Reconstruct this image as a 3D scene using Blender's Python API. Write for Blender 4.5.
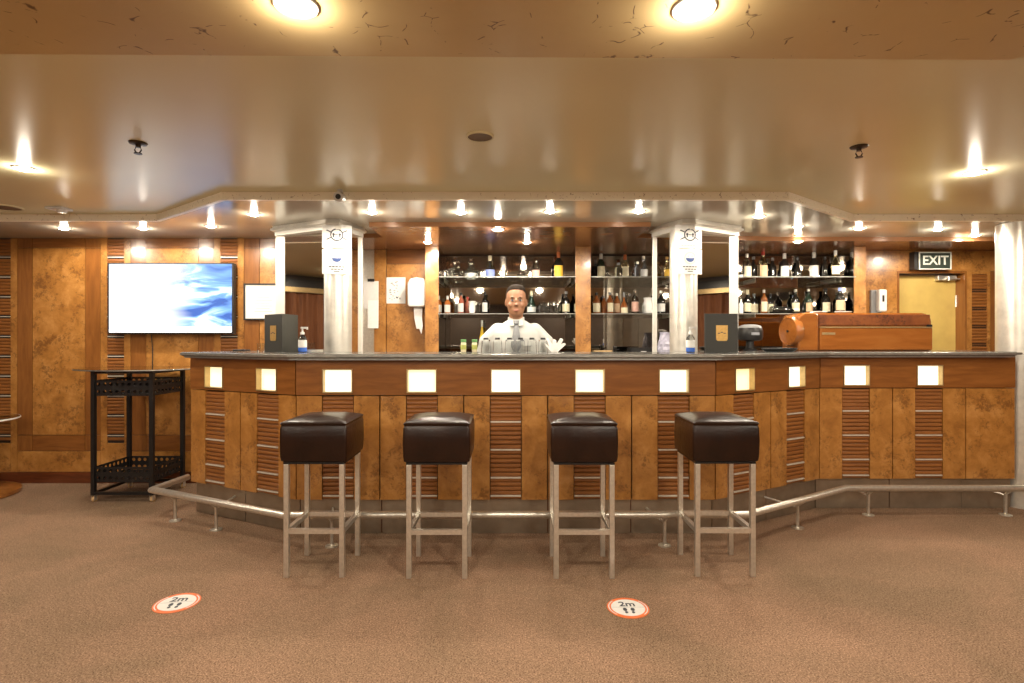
import bpy, bmesh, math, random
from mathutils import Vector, Matrix
random.seed(7)
PI = math.pi
for o in list(bpy.data.objects): bpy.data.objects.remove(o)
S = bpy.context.scene
C = S.collection
# ------------------------------------------------------------------ camera
F, CX, HY, CAMZ = 550.0, 512.0, 338.0, 1.25          # focal length in pixels, principal column, horizon row, eye height
cam = bpy.data.objects.new('camera', bpy.data.cameras.new('camera'))
C.objects.link(cam); S.camera = cam
cam.location = (0, 0, CAMZ); cam.rotation_euler = (PI/2, 0, 0)
cam.data.sensor_width = 36; cam.data.lens = F/1024*36
cam.data.shift_y = -(341.5-HY)/1024
cam.data.clip_start = 0.02
# ------------------------------------------------------------------ world, exposure
W = bpy.data.worlds.new('world'); S.world = W; W.use_nodes = True
W.node_tree.nodes['Background'].inputs[0].default_value = (1.0, .86, .7, 1)
W.node_tree.nodes['Background'].inputs[1].default_value = 0.05
S.view_settings.view_transform = 'Standard'; S.view_settings.look = 'None'
S.view_settings.exposure = 0.0; S.view_settings.gamma = 1.0; S.view_settings.use_curve_mapping = False
LAMP_W = 42.0                                        # watts of one downlight
LAMP_COL = (1.0, .89, .73)
def px(x, y, Z):                                      # pixel at a known depth -> point
    return Vector(((x-CX)*Z/F, Z, CAMZ+(HY-y)*Z/F))
def pX(x, Z): return (x-CX)*Z/F
def pz(y, Z): return CAMZ+(HY-y)*Z/F
# ------------------------------------------------------------------ materials
def nt(name):
    m = bpy.data.materials.new(name); m.use_nodes = True
    n = m.node_tree.nodes; l = m.node_tree.links
    return m, n, l, n['Principled BSDF']
def setp(b, **k):
    for a, v in k.items():
        a = {'rough':'Roughness','metal':'Metallic','ior':'IOR','trans':'Transmission Weight','coat':'Coat Weight','coatr':'Coat Roughness','spec':'Specular IOR Level','alpha':'Alpha','estr':'Emission Strength'}[a]
        b.inputs[a].default_value = v
def ramp(n, stops):
    r = n.new('ShaderNodeValToRGB'); e = r.color_ramp.elements
    while len(e) < len(stops): e.new(.5)
    for q, (p, c) in zip(e, stops): q.position = p; q.color = (*c, 1) if len(c) == 3 else c
    return r
def coords(n, l, scale=(1,1,1), src='Object', rnd=False):
    t = n.new('ShaderNodeTexCoord'); mp = n.new('ShaderNodeMapping'); mp.inputs['Scale'].default_value = scale
    l.new(t.outputs[src], mp.inputs['Vector'])
    if rnd:
        oi = n.new('ShaderNodeObjectInfo'); mu = n.new('ShaderNodeMath'); mu.operation = 'MULTIPLY'; mu.inputs[1].default_value = 37.0
        l.new(oi.outputs['Random'], mu.inputs[0]); l.new(mu.outputs[0], mp.inputs['Location'])
    return mp
def noise(n, l, mp, scale, detail=4, rough=.55, dist=0):
    t = n.new('ShaderNodeTexNoise'); t.inputs['Scale'].default_value = scale; t.inputs['Detail'].default_value = detail
    t.inputs['Roughness'].default_value = rough; t.inputs['Distortion'].default_value = dist
    l.new(mp.outputs[0], t.inputs['Vector']); return t
def mixc(n, l, fac, a, b, mode='MIX'):
    m = n.new('ShaderNodeMix'); m.data_type = 'RGBA'; m.blend_type = mode
    for s, v in ((m.inputs['Factor'], fac), (m.inputs['A'], a), (m.inputs['B'], b)):
        if isinstance(v, (int, float)): s.default_value = v
        elif isinstance(v, tuple): s.default_value = (*v, 1)
        else: l.new(v, s)
    return m.outputs['Result']
def bump(n, l, b, h, strength=.2, dist=.002):
    u = n.new('ShaderNodeBump'); u.inputs['Strength'].default_value = strength; u.inputs['Distance'].default_value = dist
    l.new(h, u.inputs['Height']); l.new(u.outputs[0], b.inputs['Normal'])
def plain(name, col, rough=.5, metal=0, var=.08, scale=30, bmp=0, **k):
    m, n, l, b = nt(name); setp(b, rough=rough, metal=metal, **k)
    mp = coords(n, l); t = noise(n, l, mp, scale)
    lo = tuple(c*(1-var) for c in col); hi = tuple(min(1, c*(1+var)) for c in col)
    r = ramp(n, [(.3, lo), (.7, hi)]); l.new(t.outputs['Fac'], r.inputs[0]); l.new(r.outputs[0], b.inputs['Base Color'])
    if bmp: bump(n, l, b, t.outputs['Fac'], bmp)
    return m
def emit(name, col, s):
    m, n, l, b = nt(name); b.inputs['Base Color'].default_value = (.8,.8,.8,1)
    b.inputs['Emission Color'].default_value = (*col, 1); b.inputs['Emission Strength'].default_value = s
    return m
def wood(name, cols, grain=(1.5,12,12), rough=.28, coat=.3, rnd=False):
    m, n, l, b = nt(name); setp(b, rough=rough, coat=coat, coatr=.12)
    mp = coords(n, l, grain, rnd=rnd); t = noise(n, l, mp, 3.0, 8, .6, .6)
    r = ramp(n, [(.25, cols[0]), (.5, cols[1]), (.78, cols[2])]); l.new(t.outputs['Fac'], r.inputs[0])
    l.new(r.outputs[0], b.inputs['Base Color']); return m
def burl(name, cols, fleck, amount=.62):
    m, n, l, b = nt(name); setp(b, rough=.3, coat=.25, coatr=.12)
    mp = coords(n, l); t = noise(n, l, mp, 7.5, 8, .68, .35)
    r = ramp(n, [(.28, cols[0]), (.5, cols[1]), (.72, cols[2])]); l.new(t.outputs['Fac'], r.inputs[0])
    f = noise(n, l, mp, 48, 4, .7, .6); g = noise(n, l, mp, 7, 3, .5, .3)
    mu = n.new('ShaderNodeMath'); mu.operation = 'MULTIPLY'; l.new(f.outputs['Fac'], mu.inputs[0]); l.new(g.outputs['Fac'], mu.inputs[1])
    fr = ramp(n, [(.27, (0,0,0)), (.37, (amount,)*3)]); l.new(mu.outputs[0], fr.inputs[0])
    l.new(mixc(n, l, fr.outputs[0], r.outputs[0], fleck), b.inputs['Base Color']); return m
def flecked(name, base, dark, fleck, rough, scale=7, thr=.016):
    m, n, l, b = nt(name); setp(b, rough=rough)
    mp = coords(n, l); t = noise(n, l, mp, 1.6, 5)
    r = ramp(n, [(.3, dark), (.7, base)]); l.new(t.outputs['Fac'], r.inputs[0])
    w = noise(n, l, mp, 6, 2); ad = n.new('ShaderNodeMix'); ad.data_type = 'VECTOR'; ad.inputs['Factor'].default_value = .16
    l.new(mp.outputs[0], ad.inputs['A']); l.new(w.outputs['Color'], ad.inputs['B'])
    v = n.new('ShaderNodeTexVoronoi'); v.feature = 'DISTANCE_TO_EDGE'; v.inputs['Scale'].default_value = scale; l.new(ad.outputs['Result'], v.inputs['Vector'])
    vr = ramp(n, [(thr*.4, (1,1,1)), (thr, (0,0,0))]); l.new(v.outputs['Distance'], vr.inputs[0])
    g = noise(n, l, mp, scale*2.2, 3); gr = ramp(n, [(.55, (0,0,0)), (.60, (1,1,1))]); l.new(g.outputs['Fac'], gr.inputs[0])
    mu = n.new('ShaderNodeMath'); mu.operation = 'MULTIPLY'; l.new(vr.outputs[0], mu.inputs[0]); l.new(gr.outputs[0], mu.inputs[1])
    l.new(mixc(n, l, mu.outputs[0], r.outputs[0], fleck), b.inputs['Base Color']); return m
def glass(name, col, rough=.02, ior=1.45):
    m, n, l, b = nt(name); setp(b, rough=rough, trans=1.0, ior=ior); b.inputs['Base Color'].default_value = (*col, 1); return m
M = {}
M['burl'] = burl('burl_veneer', ((.22,.085,.016), (.36,.155,.034), (.50,.245,.07)), (.10,.034,.008))
M['burl_dark'] = burl('dark_burl_veneer', ((.13,.03,.006), (.22,.06,.012), (.30,.095,.02)), (.05,.012,.004), .8)
M['mahogany'] = wood('mahogany', ((.14,.044,.008), (.21,.074,.015), (.28,.106,.024)), (1.2, 9, 9))
M['mahogany_v'] = wood('mahogany_upright', ((.15,.050,.010), (.22,.080,.017), (.28,.112,.026)), (9, 9, 1.2))
M['slat'] = wood('slat_wood', ((.15,.048,.010), (.23,.082,.018), (.30,.115,.027)), (2, 30, 30), .38, .1, rnd=True)
M['gap'] = plain('dark_joint', (.02,.010,.006), .7)
M['skirting'] = wood('dark_skirting', ((.06,.014,.005), (.11,.028,.009), (.16,.045,.014)), (1.2, 10, 10))
M['steel'] = plain('brushed_steel', (.70,.67,.60), .34, .85, .1, 60)
M['strip'] = plain('satin_metal_strip', (.66,.61,.52), .4, .35, .08, 40)
M['kick'] = plain('scuffed_kick_steel', (.34,.28,.21), .38, .75, .16, 9)
M['column'] = plain('column_aluminium', (.68,.65,.58), .28, .6, .12, 14)
M['white_metal'] = plain('white_lacquered_metal', (.70,.68,.62), .3, .15, .05, 12)
M['brass'] = plain('dull_brass', (.45,.33,.16), .35, .8, .1, 40)
M['mirror'] = plain('mirror', (.66,.63,.58), .015, 1, .02, 5)
M['tinted_mirror'] = plain('aged_mirror', (.42,.38,.33), .03, 1, .05, 5)
M['black'] = plain('black_metal', (.012,.011,.011), .4, .3, .2, 20)
M['black_plastic'] = plain('black_plastic', (.016,.015,.015), .35, 0, .2, 20)
M['white'] = plain('white_plastic', (.68,.67,.64), .35, 0, .04, 20)
M['paper'] = plain('white_paper', (.70,.69,.66), .8, 0, .03, 40)
M['ink'] = plain('dark_ink', (.05,.055,.07), .7, 0, .1, 40)
M['blue_ink'] = plain('blue_ink', (.05,.09,.26), .7, 0, .1, 40)
M['grey_ink'] = plain('grey_ink', (.30,.31,.34), .7, 0, .1, 40)
M['gold'] = plain('gold_emblem', (.62,.38,.12), .35, .6, .12, 60)
M['folder'] = plain('charcoal_leatherette', (.028,.027,.022), .45, 0, .15, 200, .2)
M['leather'] = None
M['counter'] = plain('dark_granite_worktop', (.085,.085,.08), .16, 0, .35, 80)
M['counter_edge'] = plain('grey_metal_edge', (.34,.33,.30), .3, .7, .15, 30)
M['clear'] = glass('clear_glass', (.93,.96,.96))
M['shelf_glass'] = glass('green_shelf_glass', (.80,.90,.86), .01)
M['thin_glass'] = glass('thin_clear_glass', (.97,.98,.98), .02, 1.12)
M['table_glass'] = glass('table_glass', (.85,.92,.88), .01)
M['orange_wood'] = wood('glossy_orange_wood', ((.24,.075,.014), (.32,.105,.02), (.38,.14,.03)), (1.0, 6, 6), .14, .8)
M['door'] = plain('mustard_door_paint', (.52,.36,.10), .5, 0, .10, 6)
M['exit_green'] = plain('dark_green_sign', (.025,.035,.026), .4, 0, .1, 30)
M['exit_white'] = plain('pale_sign_letters', (.62,.62,.55), .5, 0, .05, 30)
M['curtain'] = wood('brown_curtain', ((.09,.03,.010), (.15,.052,.017), (.20,.075,.026)), (8, 8, 1), .8, 0)
M['dark_wall'] = plain('dark_brown_wall', (.055,.036,.024), .45, 0, .15, 4)
M['lavender'] = plain('lavender_plastic', (.55,.53,.66), .3, 0, .15, 25, .5)
M['cardboard'] = plain('tan_board', (.55,.36,.17), .7, 0, .1, 30)
M['towel'] = plain('soft_white_paper', (.84,.83,.80), .9, 0, .05, 60, .3)
M['blue_gel'] = plain('blue_label', (.03,.12,.50), .4, 0, .1, 40)
M['orange_ring'] = plain('orange_print', (.72,.16,.04), .6, 0, .12, 40)
M['lens'] = emit('lamp_lens', (1.0, .90, .74), 45.0)
def pane_mat(i, col, s): return emit('lit_pane_%s' % i, col, s)
M['pane_white'] = pane_mat('white', (1.0, .88, .62), 1.35)
M['pane_cream'] = pane_mat('cream', (1.0, .82, .46), 1.2)
M['pane_amber'] = pane_mat('amber', (1.0, .74, .32), 1.1)
def m_ceiling():
    m, n, l, b = nt('glossy_tan_paint'); setp(b, rough=.27, spec=.5)
    mp = coords(n, l); t = noise(n, l, mp, .8, 3)
    r = ramp(n, [(.3, (.70,.64,.40)), (.7, (.76,.70,.45))]); l.new(t.outputs['Fac'], r.inputs[0]); l.new(r.outputs[0], b.inputs['Base Color'])
    h = noise(n, l, mp, 260, 2); bump(n, l, b, h.outputs['Fac'], .12, .0006); return m
M['ceiling'] = m_ceiling()
M['soffit'] = flecked('gold_flecked_soffit', (.60,.46,.23), (.50,.36,.17), (.12,.06,.025), .3, 9, .016)
M['trim'] = flecked('cream_flecked_trim', (.93,.87,.72), (.88,.79,.62), (.25,.15,.08), .4, 22, .02)
M['canopy'] = plain('grey_glossy_canopy', (.55,.51,.42), .17, .15, .08, 3)
M['brown_ceiling'] = plain('brown_lacquer_ceiling', (.29,.135,.058), .22, .05, .10, 3)
def m_carpet():
    m, n, l, b = nt('brown_carpet'); setp(b, rough=1.0, spec=.1)
    mp = coords(n, l); t = noise(n, l, mp, 150, 3, .75); p = noise(n, l, mp, 1.3, 4, .6, .5); q = noise(n, l, mp, 38, 3, .6)
    r = ramp(n, [(.34, (.100,.060,.038)), (.5, (.252,.164,.106)), (.66, (.43,.305,.212))]); l.new(t.outputs['Fac'], r.inputs[0])
    rp = ramp(n, [(.33, (.80,.80,.76)), (.66, (1.1,1.02,1.0))]); l.new(p.outputs['Fac'], rp.inputs[0])
    rq = ramp(n, [(.3, (.86,.86,.86)), (.7, (1.08,1.08,1.08))]); l.new(q.outputs['Fac'], rq.inputs[0])
    a = mixc(n, l, 1.0, r.outputs[0], rp.outputs[0], 'MULTIPLY'); l.new(mixc(n, l, 1.0, a, rq.outputs[0], 'MULTIPLY'), b.inputs['Base Color'])
    bump(n, l, b, t.outputs['Fac'], .6, .004); return m
M['carpet'] = m_carpet()
def m_leather():
    m, n, l, b = nt('dark_brown_leather'); setp(b, rough=.29, spec=.32)
    mp = coords(n, l); t = noise(n, l, mp, 9, 4); r = ramp(n, [(.3, (.009,.003,.0015)), (.75, (.020,.007,.003))]); l.new(t.outputs['Fac'], r.inputs[0]); l.new(r.outputs[0], b.inputs['Base Color'])
    h = noise(n, l, mp, 16, 3, .5, .8); bump(n, l, b, h.outputs['Fac'], .35, .006); return m
M['leather'] = m_leather()
def m_screen():
    m, n, l, b = nt('television_picture'); setp(b, rough=.2); b.inputs['Base Color'].default_value = (.01,.01,.01,1)
    t = n.new('ShaderNodeTexCoord'); sp = n.new('ShaderNodeSeparateXYZ'); l.new(t.outputs['Generated'], sp.inputs[0])
    mp = coords(n, l, (1.5, 1, 3.4), 'Generated'); a = noise(n, l, mp, 1.35, 3, .5, 1.4)
    blue = ramp(n, [(.36, (.045,.12,.42)), (.5, (.20,.42,.80)), (.62, (.75,.88,1.0)), (.75, (1,1,1))]); l.new(a.outputs['Fac'], blue.inputs[0])
    # the clip fades to white on its left
    w = noise(n, l, mp, 1.1, 2); su = n.new('ShaderNodeMath'); su.operation = 'MULTIPLY_ADD'; su.inputs[1].default_value = .5; l.new(w.outputs['Fac'], su.inputs[0]); l.new(sp.outputs['X'], su.inputs[2])
    mask = ramp(n, [(.66, (1,1,1)), (.92, (0,0,0))]); l.new(su.outputs[0], mask.inputs[0])
    up = ramp(n, [(.62, (1,1,1)), (.86, (.55,.55,.55))]); l.new(sp.outputs['Z'], up.inputs[0])
    mk = mixc(n, l, 1.0, mask.outputs[0], up.outputs[0], 'MULTIPLY')
    l.new(mixc(n, l, mk, blue.outputs[0], (.98,1,1)), b.inputs['Emission Color']); b.inputs['Emission Strength'].default_value = 1.7
    return m
M['screen'] = m_screen()
M['ticker'] = emit('ticker_band', (.16,.32,.72), 1.0)
M['ticker_white'] = emit('ticker_white', (.9,.95,1.0), 1.2)
M['ticker_text'] = emit('ticker_caption', (.75,.55,.45), .9)
# bottle glass kinds
BG = {'clear': glass('bottle_clear', (.90,.94,.94)), 'blue': glass('bottle_blue_tint', (.72,.80,.95)),
      'amber': plain('bottle_amber', (.22,.065,.014), .06, 0, .2, 20, coat=.6), 'rose': plain('bottle_rose', (.35,.10,.06), .06, 0, .2, 20, coat=.6),
      'orange': plain('bottle_orange', (.45,.14,.03), .06, 0, .2, 20, coat=.6), 'dark': plain('bottle_dark', (.012,.011,.009), .05, 0, .2, 20, coat=.6),
      'green': plain('bottle_dark_green', (.012,.026,.014), .05, 0, .2, 20, coat=.6), 'yellow': plain('bottle_yellow', (.70,.45,.04), .08, 0, .1, 20, coat=.6),
      'pale': glass('bottle_pale_gold', (.93,.88,.62)), 'white': plain('bottle_white', (.78,.77,.73), .25, 0, .05, 20)}
LB = {'white': M['paper'], 'cream': plain('label_cream', (.74,.66,.46), .7), 'yellow': plain('label_yellow', (.80,.48,.05), .6), 'pink': plain('label_pink', (.75,.45,.36), .7),
      'blue': plain('label_blue', (.22,.28,.62), .6), 'tan': plain('label_tan', (.60,.40,.24), .7)}
CP = {'black': M['black_plastic'], 'white': M['white'], 'cream': LB['cream'], 'orange': plain('cap_orange', (.55,.14,.03), .4), 'red': plain('cap_red', (.45,.03,.02), .4), 'silver': M['steel'], 'glass': M['clear'], 'gold': M['gold'], 'grey': plain('cap_grey', (.22,.22,.22), .4), 'blue': LB['blue']}
# ------------------------------------------------------------------ mesh helpers
class MB:
    def __init__(s): s.v = []; s.f = []
    def add(s, vs, fs):
        k = len(s.v); s.v += [tuple(v) for v in vs]; s.f += [tuple(k+i for i in f) for f in fs]; return s
    def box(s, x0, x1, y0, y1, z0, z1, m=None):
        vs = [Vector((x, y, z)) for z in (z0, z1) for y in (y0, y1) for x in (x0, x1)]
        if m: vs = [m @ v for v in vs]
        return s.add(vs, [(0,2,3,1), (4,5,7,6), (0,1,5,4), (2,6,7,3), (0,4,6,2), (1,3,7,5)])
    def prism(s, pts, z0, z1, m=None):               # pts: plan polygon, counter-clockwise
        n = len(pts); vs = [Vector((p[0], p[1], z0)) for p in pts]+[Vector((p[0], p[1], z1)) for p in pts]
        if m: vs = [m @ v for v in vs]
        return s.add(vs, [tuple(range(n-1, -1, -1)), tuple(range(n, 2*n))]+[(i, (i+1) % n, n+(i+1) % n, n+i) for i in range(n)])
    def lathe(s, prof, c=(0,0,0), seg=16, sx=1, sy=1, m=None, cap=True):   # prof: (r, z) from the bottom up
        vs = []; fs = []
        for r, z in prof:
            for i in range(seg):
                a = 2*PI*i/seg; vs.append(Vector((c[0]+r*math.cos(a)*sx, c[1]+r*math.sin(a)*sy, c[2]+z)))
        for j in range(len(prof)-1):
            for i in range(seg):
                k = (i+1) % seg; fs.append((j*seg+i, j*seg+k, (j+1)*seg+k, (j+1)*seg+i))
        if cap:
            fs.append(tuple(range(seg-1, -1, -1))); fs.append(tuple((len(prof)-1)*seg+i for i in range(seg)))
        if m: vs = [m @ v for v in vs]
        return s.add(vs, fs)
    def cyl(s, a, b, r0, r1=None, seg=12):
        r1 = r0 if r1 is None else r1; a = Vector(a); b = Vector(b); d = (b-a)
        m = Matrix.Translation(a) @ d.to_track_quat('Z', 'Y').to_matrix().to_4x4()
        return s.lathe([(r0, 0), (r1, d.length)], seg=seg, m=m)
    def tube(s, pts, r, seg=10):
        pts = [Vector(p) for p in pts]; rings = []; n = len(pts)
        rs = r if isinstance(r, (list, tuple)) else [r]*n
        up = Vector((0,0,1))
        for i, p in enumerate(pts):
            d = (pts[min(i+1, n-1)]-pts[max(i-1, 0)]).normalized()
            u = d.cross(up)
            if u.length < .05: u = d.cross(Vector((0,1,0)))
            u.normalize(); w = u.cross(d)
            k = 1.0
            if 0 < i < n-1:
                c = (pts[i]-pts[i-1]).normalized().dot((pts[i+1]-pts[i]).normalized()); k = 1/max(.5, math.sqrt(max(.01, (1+c)/2)))
            rings.append([p+u*math.cos(2*PI*j/seg)*rs[i]*(k if abs(d.z) < .5 else 1)+w*math.sin(2*PI*j/seg)*rs[i] for j in range(seg)])
        vs = [v for g in rings for v in g]; fs = []
        for i in range(n-1):
            for j in range(seg): k = (j+1) % seg; fs.append((i*seg+j, i*seg+k, (i+1)*seg+k, (i+1)*seg+j))
        fs += [tuple(range(seg-1, -1, -1)), tuple((n-1)*seg+j for j in range(seg))]
        return s.add(vs, fs)
    def sphere(s, c, r, seg=12, rings=8, sc=(1,1,1)):
        return s.lathe([(max(1e-4, r*math.sin(PI*i/rings))*1.0, -r*math.cos(PI*i/rings)*sc[2]) for i in range(rings+1)], c, seg, sc[0], sc[1])
    def loft(s, rings):                              # rings of equal length, closed with caps
        n = len(rings[0]); vs = [v for g in rings for v in g]; fs = []
        for i in range(len(rings)-1):
            for j in range(n): k = (j+1) % n; fs.append((i*n+j, i*n+k, (i+1)*n+k, (i+1)*n+j))
        fs += [tuple(range(n-1, -1, -1)), tuple((len(rings)-1)*n+j for j in range(n))]
        return s.add(vs, fs)
    def mesh(s, name):
        me = bpy.data.meshes.new(name); me.from_pydata(s.v, [], s.f)
        bm = bmesh.new(); bm.from_mesh(me); bmesh.ops.recalc_face_normals(bm, faces=bm.faces); bm.to_mesh(me); bm.free()
        return me
def link(name, me, mat=None, parent=None, smooth=False, bev=0, loc=None, rotz=None):
    o = bpy.data.objects.new(name, me); C.objects.link(o)
    if mat is not None and not me.materials: me.materials.append(mat)
    if parent: o.parent = parent
    if smooth:
        me.polygons.foreach_set('use_smooth', [True]*len(me.polygons)); me.set_sharp_from_angle(angle=math.radians(38))
    if bev:
        b = o.modifiers.new('bevel', 'BEVEL'); b.width = bev; b.segments = 2; b.limit_method = 'ANGLE'
    if loc is not None: o.location = loc
    if rotz is not None: o.rotation_euler.z = rotz
    return o
def obj(name, mb, mat, parent=None, smooth=False, bev=0, loc=None, rotz=None):
    return link(name, mb.mesh(name), mat, parent, smooth, bev, loc, rotz)
def tag(o, label, cat, group=None):
    o['label'] = label; o['category'] = cat
    if group: o['group'] = group
    return o
def thing(name, label, cat, loc=(0,0,0), rotz=0, group=None):
    o = bpy.data.objects.new(name, None); C.objects.link(o); o.empty_display_size = .1
    o.location = loc; o.rotation_euler = (0,0,rotz); return tag(o, label, cat, group)
def struct(name, mb, mat, **k):
    o = obj(name, mb, mat, **k); o['kind'] = 'structure'; return o
def box(*a): return MB().box(*a)
def dup(root, loc, label, rotz=None):
    r = root.copy(); C.objects.link(r); r.location = loc; r['label'] = label
    if rotz is not None: r.rotation_euler.z = rotz
    for ch in list(root.children):
        c = ch.copy(); C.objects.link(c); c.parent = r
        for g in list(ch.children):
            d = g.copy(); C.objects.link(d); d.parent = c
    return r
def text_mesh(body, size, extrude=.001, offset=0.0, font_scale=1.0):
    cu = bpy.data.curves.new('lettering', 'FONT'); cu.body = body; cu.size = size; cu.extrude = extrude; cu.offset = offset
    cu.align_x = 'CENTER'; cu.align_y = 'CENTER'; cu.resolution_u = 3
    t = bpy.data.objects.new('lettering', cu); C.objects.link(t); bpy.context.view_layer.update()
    me = bpy.data.meshes.new_from_object(t.evaluated_get(bpy.context.evaluated_depsgraph_get()))
    bpy.data.objects.remove(t); me.materials.clear(); return me
def poly_offset(pts, d):                             # offset an open plan polyline to its left by d, mitred
    pts = [Vector(p) for p in pts]; out = []
    for i, p in enumerate(pts):
        ns = []
        for a, b in ((i-1, i), (i, i+1)):
            if a >= 0 and b < len(pts): u = (pts[b]-pts[a]).normalized(); ns.append(Vector((-u.y, u.x)))
        if len(ns) == 1: out.append(p+ns[0]*d)
        else: h = (ns[0]+ns[1]).normalized(); out.append(p+h*(d/h.dot(ns[0])))
    return out
ORD = ['first','second','third','fourth','fifth','sixth','seventh','eighth','ninth','tenth','eleventh','twelfth','thirteenth','fourteenth']
# ================================================================== THE ROOM
XL, XR, YB, YF = -5.2, 5.4, -3.2, 5.62
HC, HG, HB, HS = 2.155, 2.11, 2.075, 2.105          # main ceiling, grey canopy, brown ceiling, near soffit
ZW = 4.74                                            # left back wall
struct('floor', box(XL, XR, YB, YF, -.1, 0), M['carpet'])
# main ceiling, cut along the canopy front
TRIM = [(-5.2,4.047), (-2.59,4.047), (-1.79,3.433), (1.704,3.433), (2.487,4.047), (5.4,4.047)]
struct('ceiling', MB().prism([(XL,YB), (XR,YB)]+TRIM[::-1], HC, HC+.1), M['ceiling'])
struct('ceiling_canopy', MB().prism(TRIM+[(XR,YF), (XL,YF)], HG, HG+.145), M['canopy'])
struct('ceiling_back_bar', MB().prism([(-1.06,4.08), (1.03,4.08), (1.03,4.52), (2.3,4.68), (XR,4.68), (XR,YF), (-1.75,YF), (-1.75,4.55), (-1.06,4.52)], HB, HG), M['brown_ceiling'])
struct('ceiling_soffit', MB().prism([(XL,YB), (3.2,YB), (3.2,.2), (1.53,1.692), (XL,1.615)], HS, HC), M['soffit'])
for i in range(5):
    a, b = Vector(TRIM[i]), Vector(TRIM[i+1]); of = poly_offset(TRIM, -.028)
    struct('trim_%d' % (i+1), MB().prism([of[i], of[i+1], b, a], HG-.004, HC), M['trim'])
# side and rear walls with curtains (seen in the mirrors)
wl = struct('wall_left', box(XL-.1, XL, YB, YF, 0, HC), M['dark_wall'])
wr = struct('wall_right', box(XR, XR+.1, YB, YF, 0, HC), M['dark_wall'])
wb = struct('wall_rear', box(XL-.1, XR+.1, YB-.1, YB, 0, HC), M['dark_wall'])
def curtain(name, a, b, label):
    a = Vector(a); b = Vector(b); u = (b-a).normalized(); nn = Vector((-u.y, u.x)); L = (b-a).length; k = int(L/.03)
    front = [a+u*(L*i/k)+nn*(.05+.03*math.sin(i*.9)+.01*math.sin(i*2.3)) for i in range(k+1)]
    mb = MB(); vs = []
    for z in (.03, 1.90): vs += [(p.x, p.y, z) for p in front]
    for z in (.03, 1.90): vs += [(p.x-nn.x*.012, p.y-nn.y*.012, z) for p in front]
    n = k+1; fs = []
    for i in range(k): fs += [(i, i+1, n+i+1, n+i), (2*n+i, 3*n+i, 3*n+i+1, 2*n+i+1), (n+i, n+i+1, 3*n+i+1, 3*n+i), (i, 2*n+i, 2*n+i+1, i+1)]
    mb.add(vs, fs); t = thing(name, label, 'curtain'); obj('cloth', mb, M['curtain'], t, True)
    pa, pb = a+nn*.004, b+nn*.004
    def band(nm, d, z0, z1, m): obj(nm, MB().prism([pa, pb, pb+nn*d, pa+nn*d], z0, z1), m, t)
    band('pelmet', .11, 1.976, 2.09, M['black_plastic']); band('rail', .12, 1.905, 1.975, M['brass'])
curtain('curtain', (5.0, YB), (-4.9, YB), 'brown pleated curtain under a dark pelmet along the rear wall')
curtain('curtain', (XL, 2.9), (XL, -2.9), 'brown pleated curtain under a dark pelmet along the left side wall')
curtain('curtain', (XR, -2.9), (XR, 2.9), 'brown pleated curtain under a dark pelmet along the right side wall')
# ---- panelled wall on the left
u = ZW/F
def X4(x): return (x-CX)*u
def Zw(y): return CAMZ+(HY-y)*u
wbl = struct('wall_back_left', box(XL, -1.75, ZW+.012, ZW+.13, 0, HG), M['gap'])
def wpanel(x0, x1, z0, z1, m, par=wbl, y=ZW, proud=0, g=.0022):
    return obj('panel', box(x0+g, x1-g, y-proud, y+.014, z0+g, z1-g), m, par)
SLAT_W = None
def slat_mesh(w, h, d, name='slat'):                 # rounded front profile, origin at the middle of its back
    prof = [(0,-h/2+.001), (-d*.55,-h/2+.001), (-d,-h*.15), (-d*.95,h*.2), (-d*.5,h/2-.002), (0,h/2-.002)]
    mb = MB(); n = len(prof)
    vs = [(x, p[0], p[1]) for x in (-w/2, w/2) for p in prof]
    mb.add(vs, [tuple(range(n)), tuple(range(2*n-1, n-1, -1))]+[(i, n+i, n+(i+1) % n, (i+1) % n) for i in range(n)])
    me = mb.mesh(name); me.materials.append(M['slat']); return me
wall_slat = slat_mesh(17*u, .0285, .010); wall_strip = MB().box(-8.5*u, 8.5*u, -.011, 0, -.0035, .0035).mesh('metal_strip'); wall_strip.materials.append(M['strip'])
def wall_slats(cx, z0, z1, y, par, me=wall_slat, st=wall_strip, pitch=.0285):
    n = int((z1-z0)/pitch); z = z1-pitch/2
    for i in range(n):
        if i % 6 == 5: o = link('metal_strip', st, None, par)
        else: o = link('slat', me, None, par)
        o.location = (cx, y, z); z -= pitch
zt, z1_, z2_, z3_ = Zw(248), Zw(435), Zw(451), Zw(472)
for c in (2, 115.5, 229):
    for s in (-1, 1):
        a, b = sorted((c+s*8.5, c+s*15)); wpanel(X4(a), X4(b), z3_, HG, M['burl'], g=.0008)
        a, b = sorted((c+s*15, c+s*30.5)); a, b = max(X4(a), XL), min(X4(b), -1.75)
        if b > a:
            wpanel(a, b, zt, HG, M['mahogany_v']); wpanel(a, b, z1_, zt, M['mahogany_v']); wpanel(a, b, z2_, z1_, M['mahogany_v'])
    wpanel(X4(c-8.5), X4(c+8.5), z3_, Zw(443), M['burl'], g=.0008)
    wall_slats(X4(c), Zw(443), HG-.006, ZW+.012, wbl)
for a, b in ((-92, -28.5), (32.5, 85), (146, 198.5), (259.5, 309)):
    a, b = max(X4(a), XL+.003), min(X4(b), -1.753)
    wpanel(a, b, zt, HG, M['mahogany']); wpanel(a, b, z1_, zt, M['burl']); wpanel(a, b, z2_, z1_, M['mahogany'])
for a, b in ((-92, -13), (17, 100.5), (130.5, 214), (244, 309)):
    wpanel(max(X4(a), XL+.003), min(X4(b), -1.753), z3_, z2_, M['burl'])
struct('baseboard_left', box(XL, -1.75, ZW-.008, ZW+.012, 0, z3_), M['skirting'])
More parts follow.
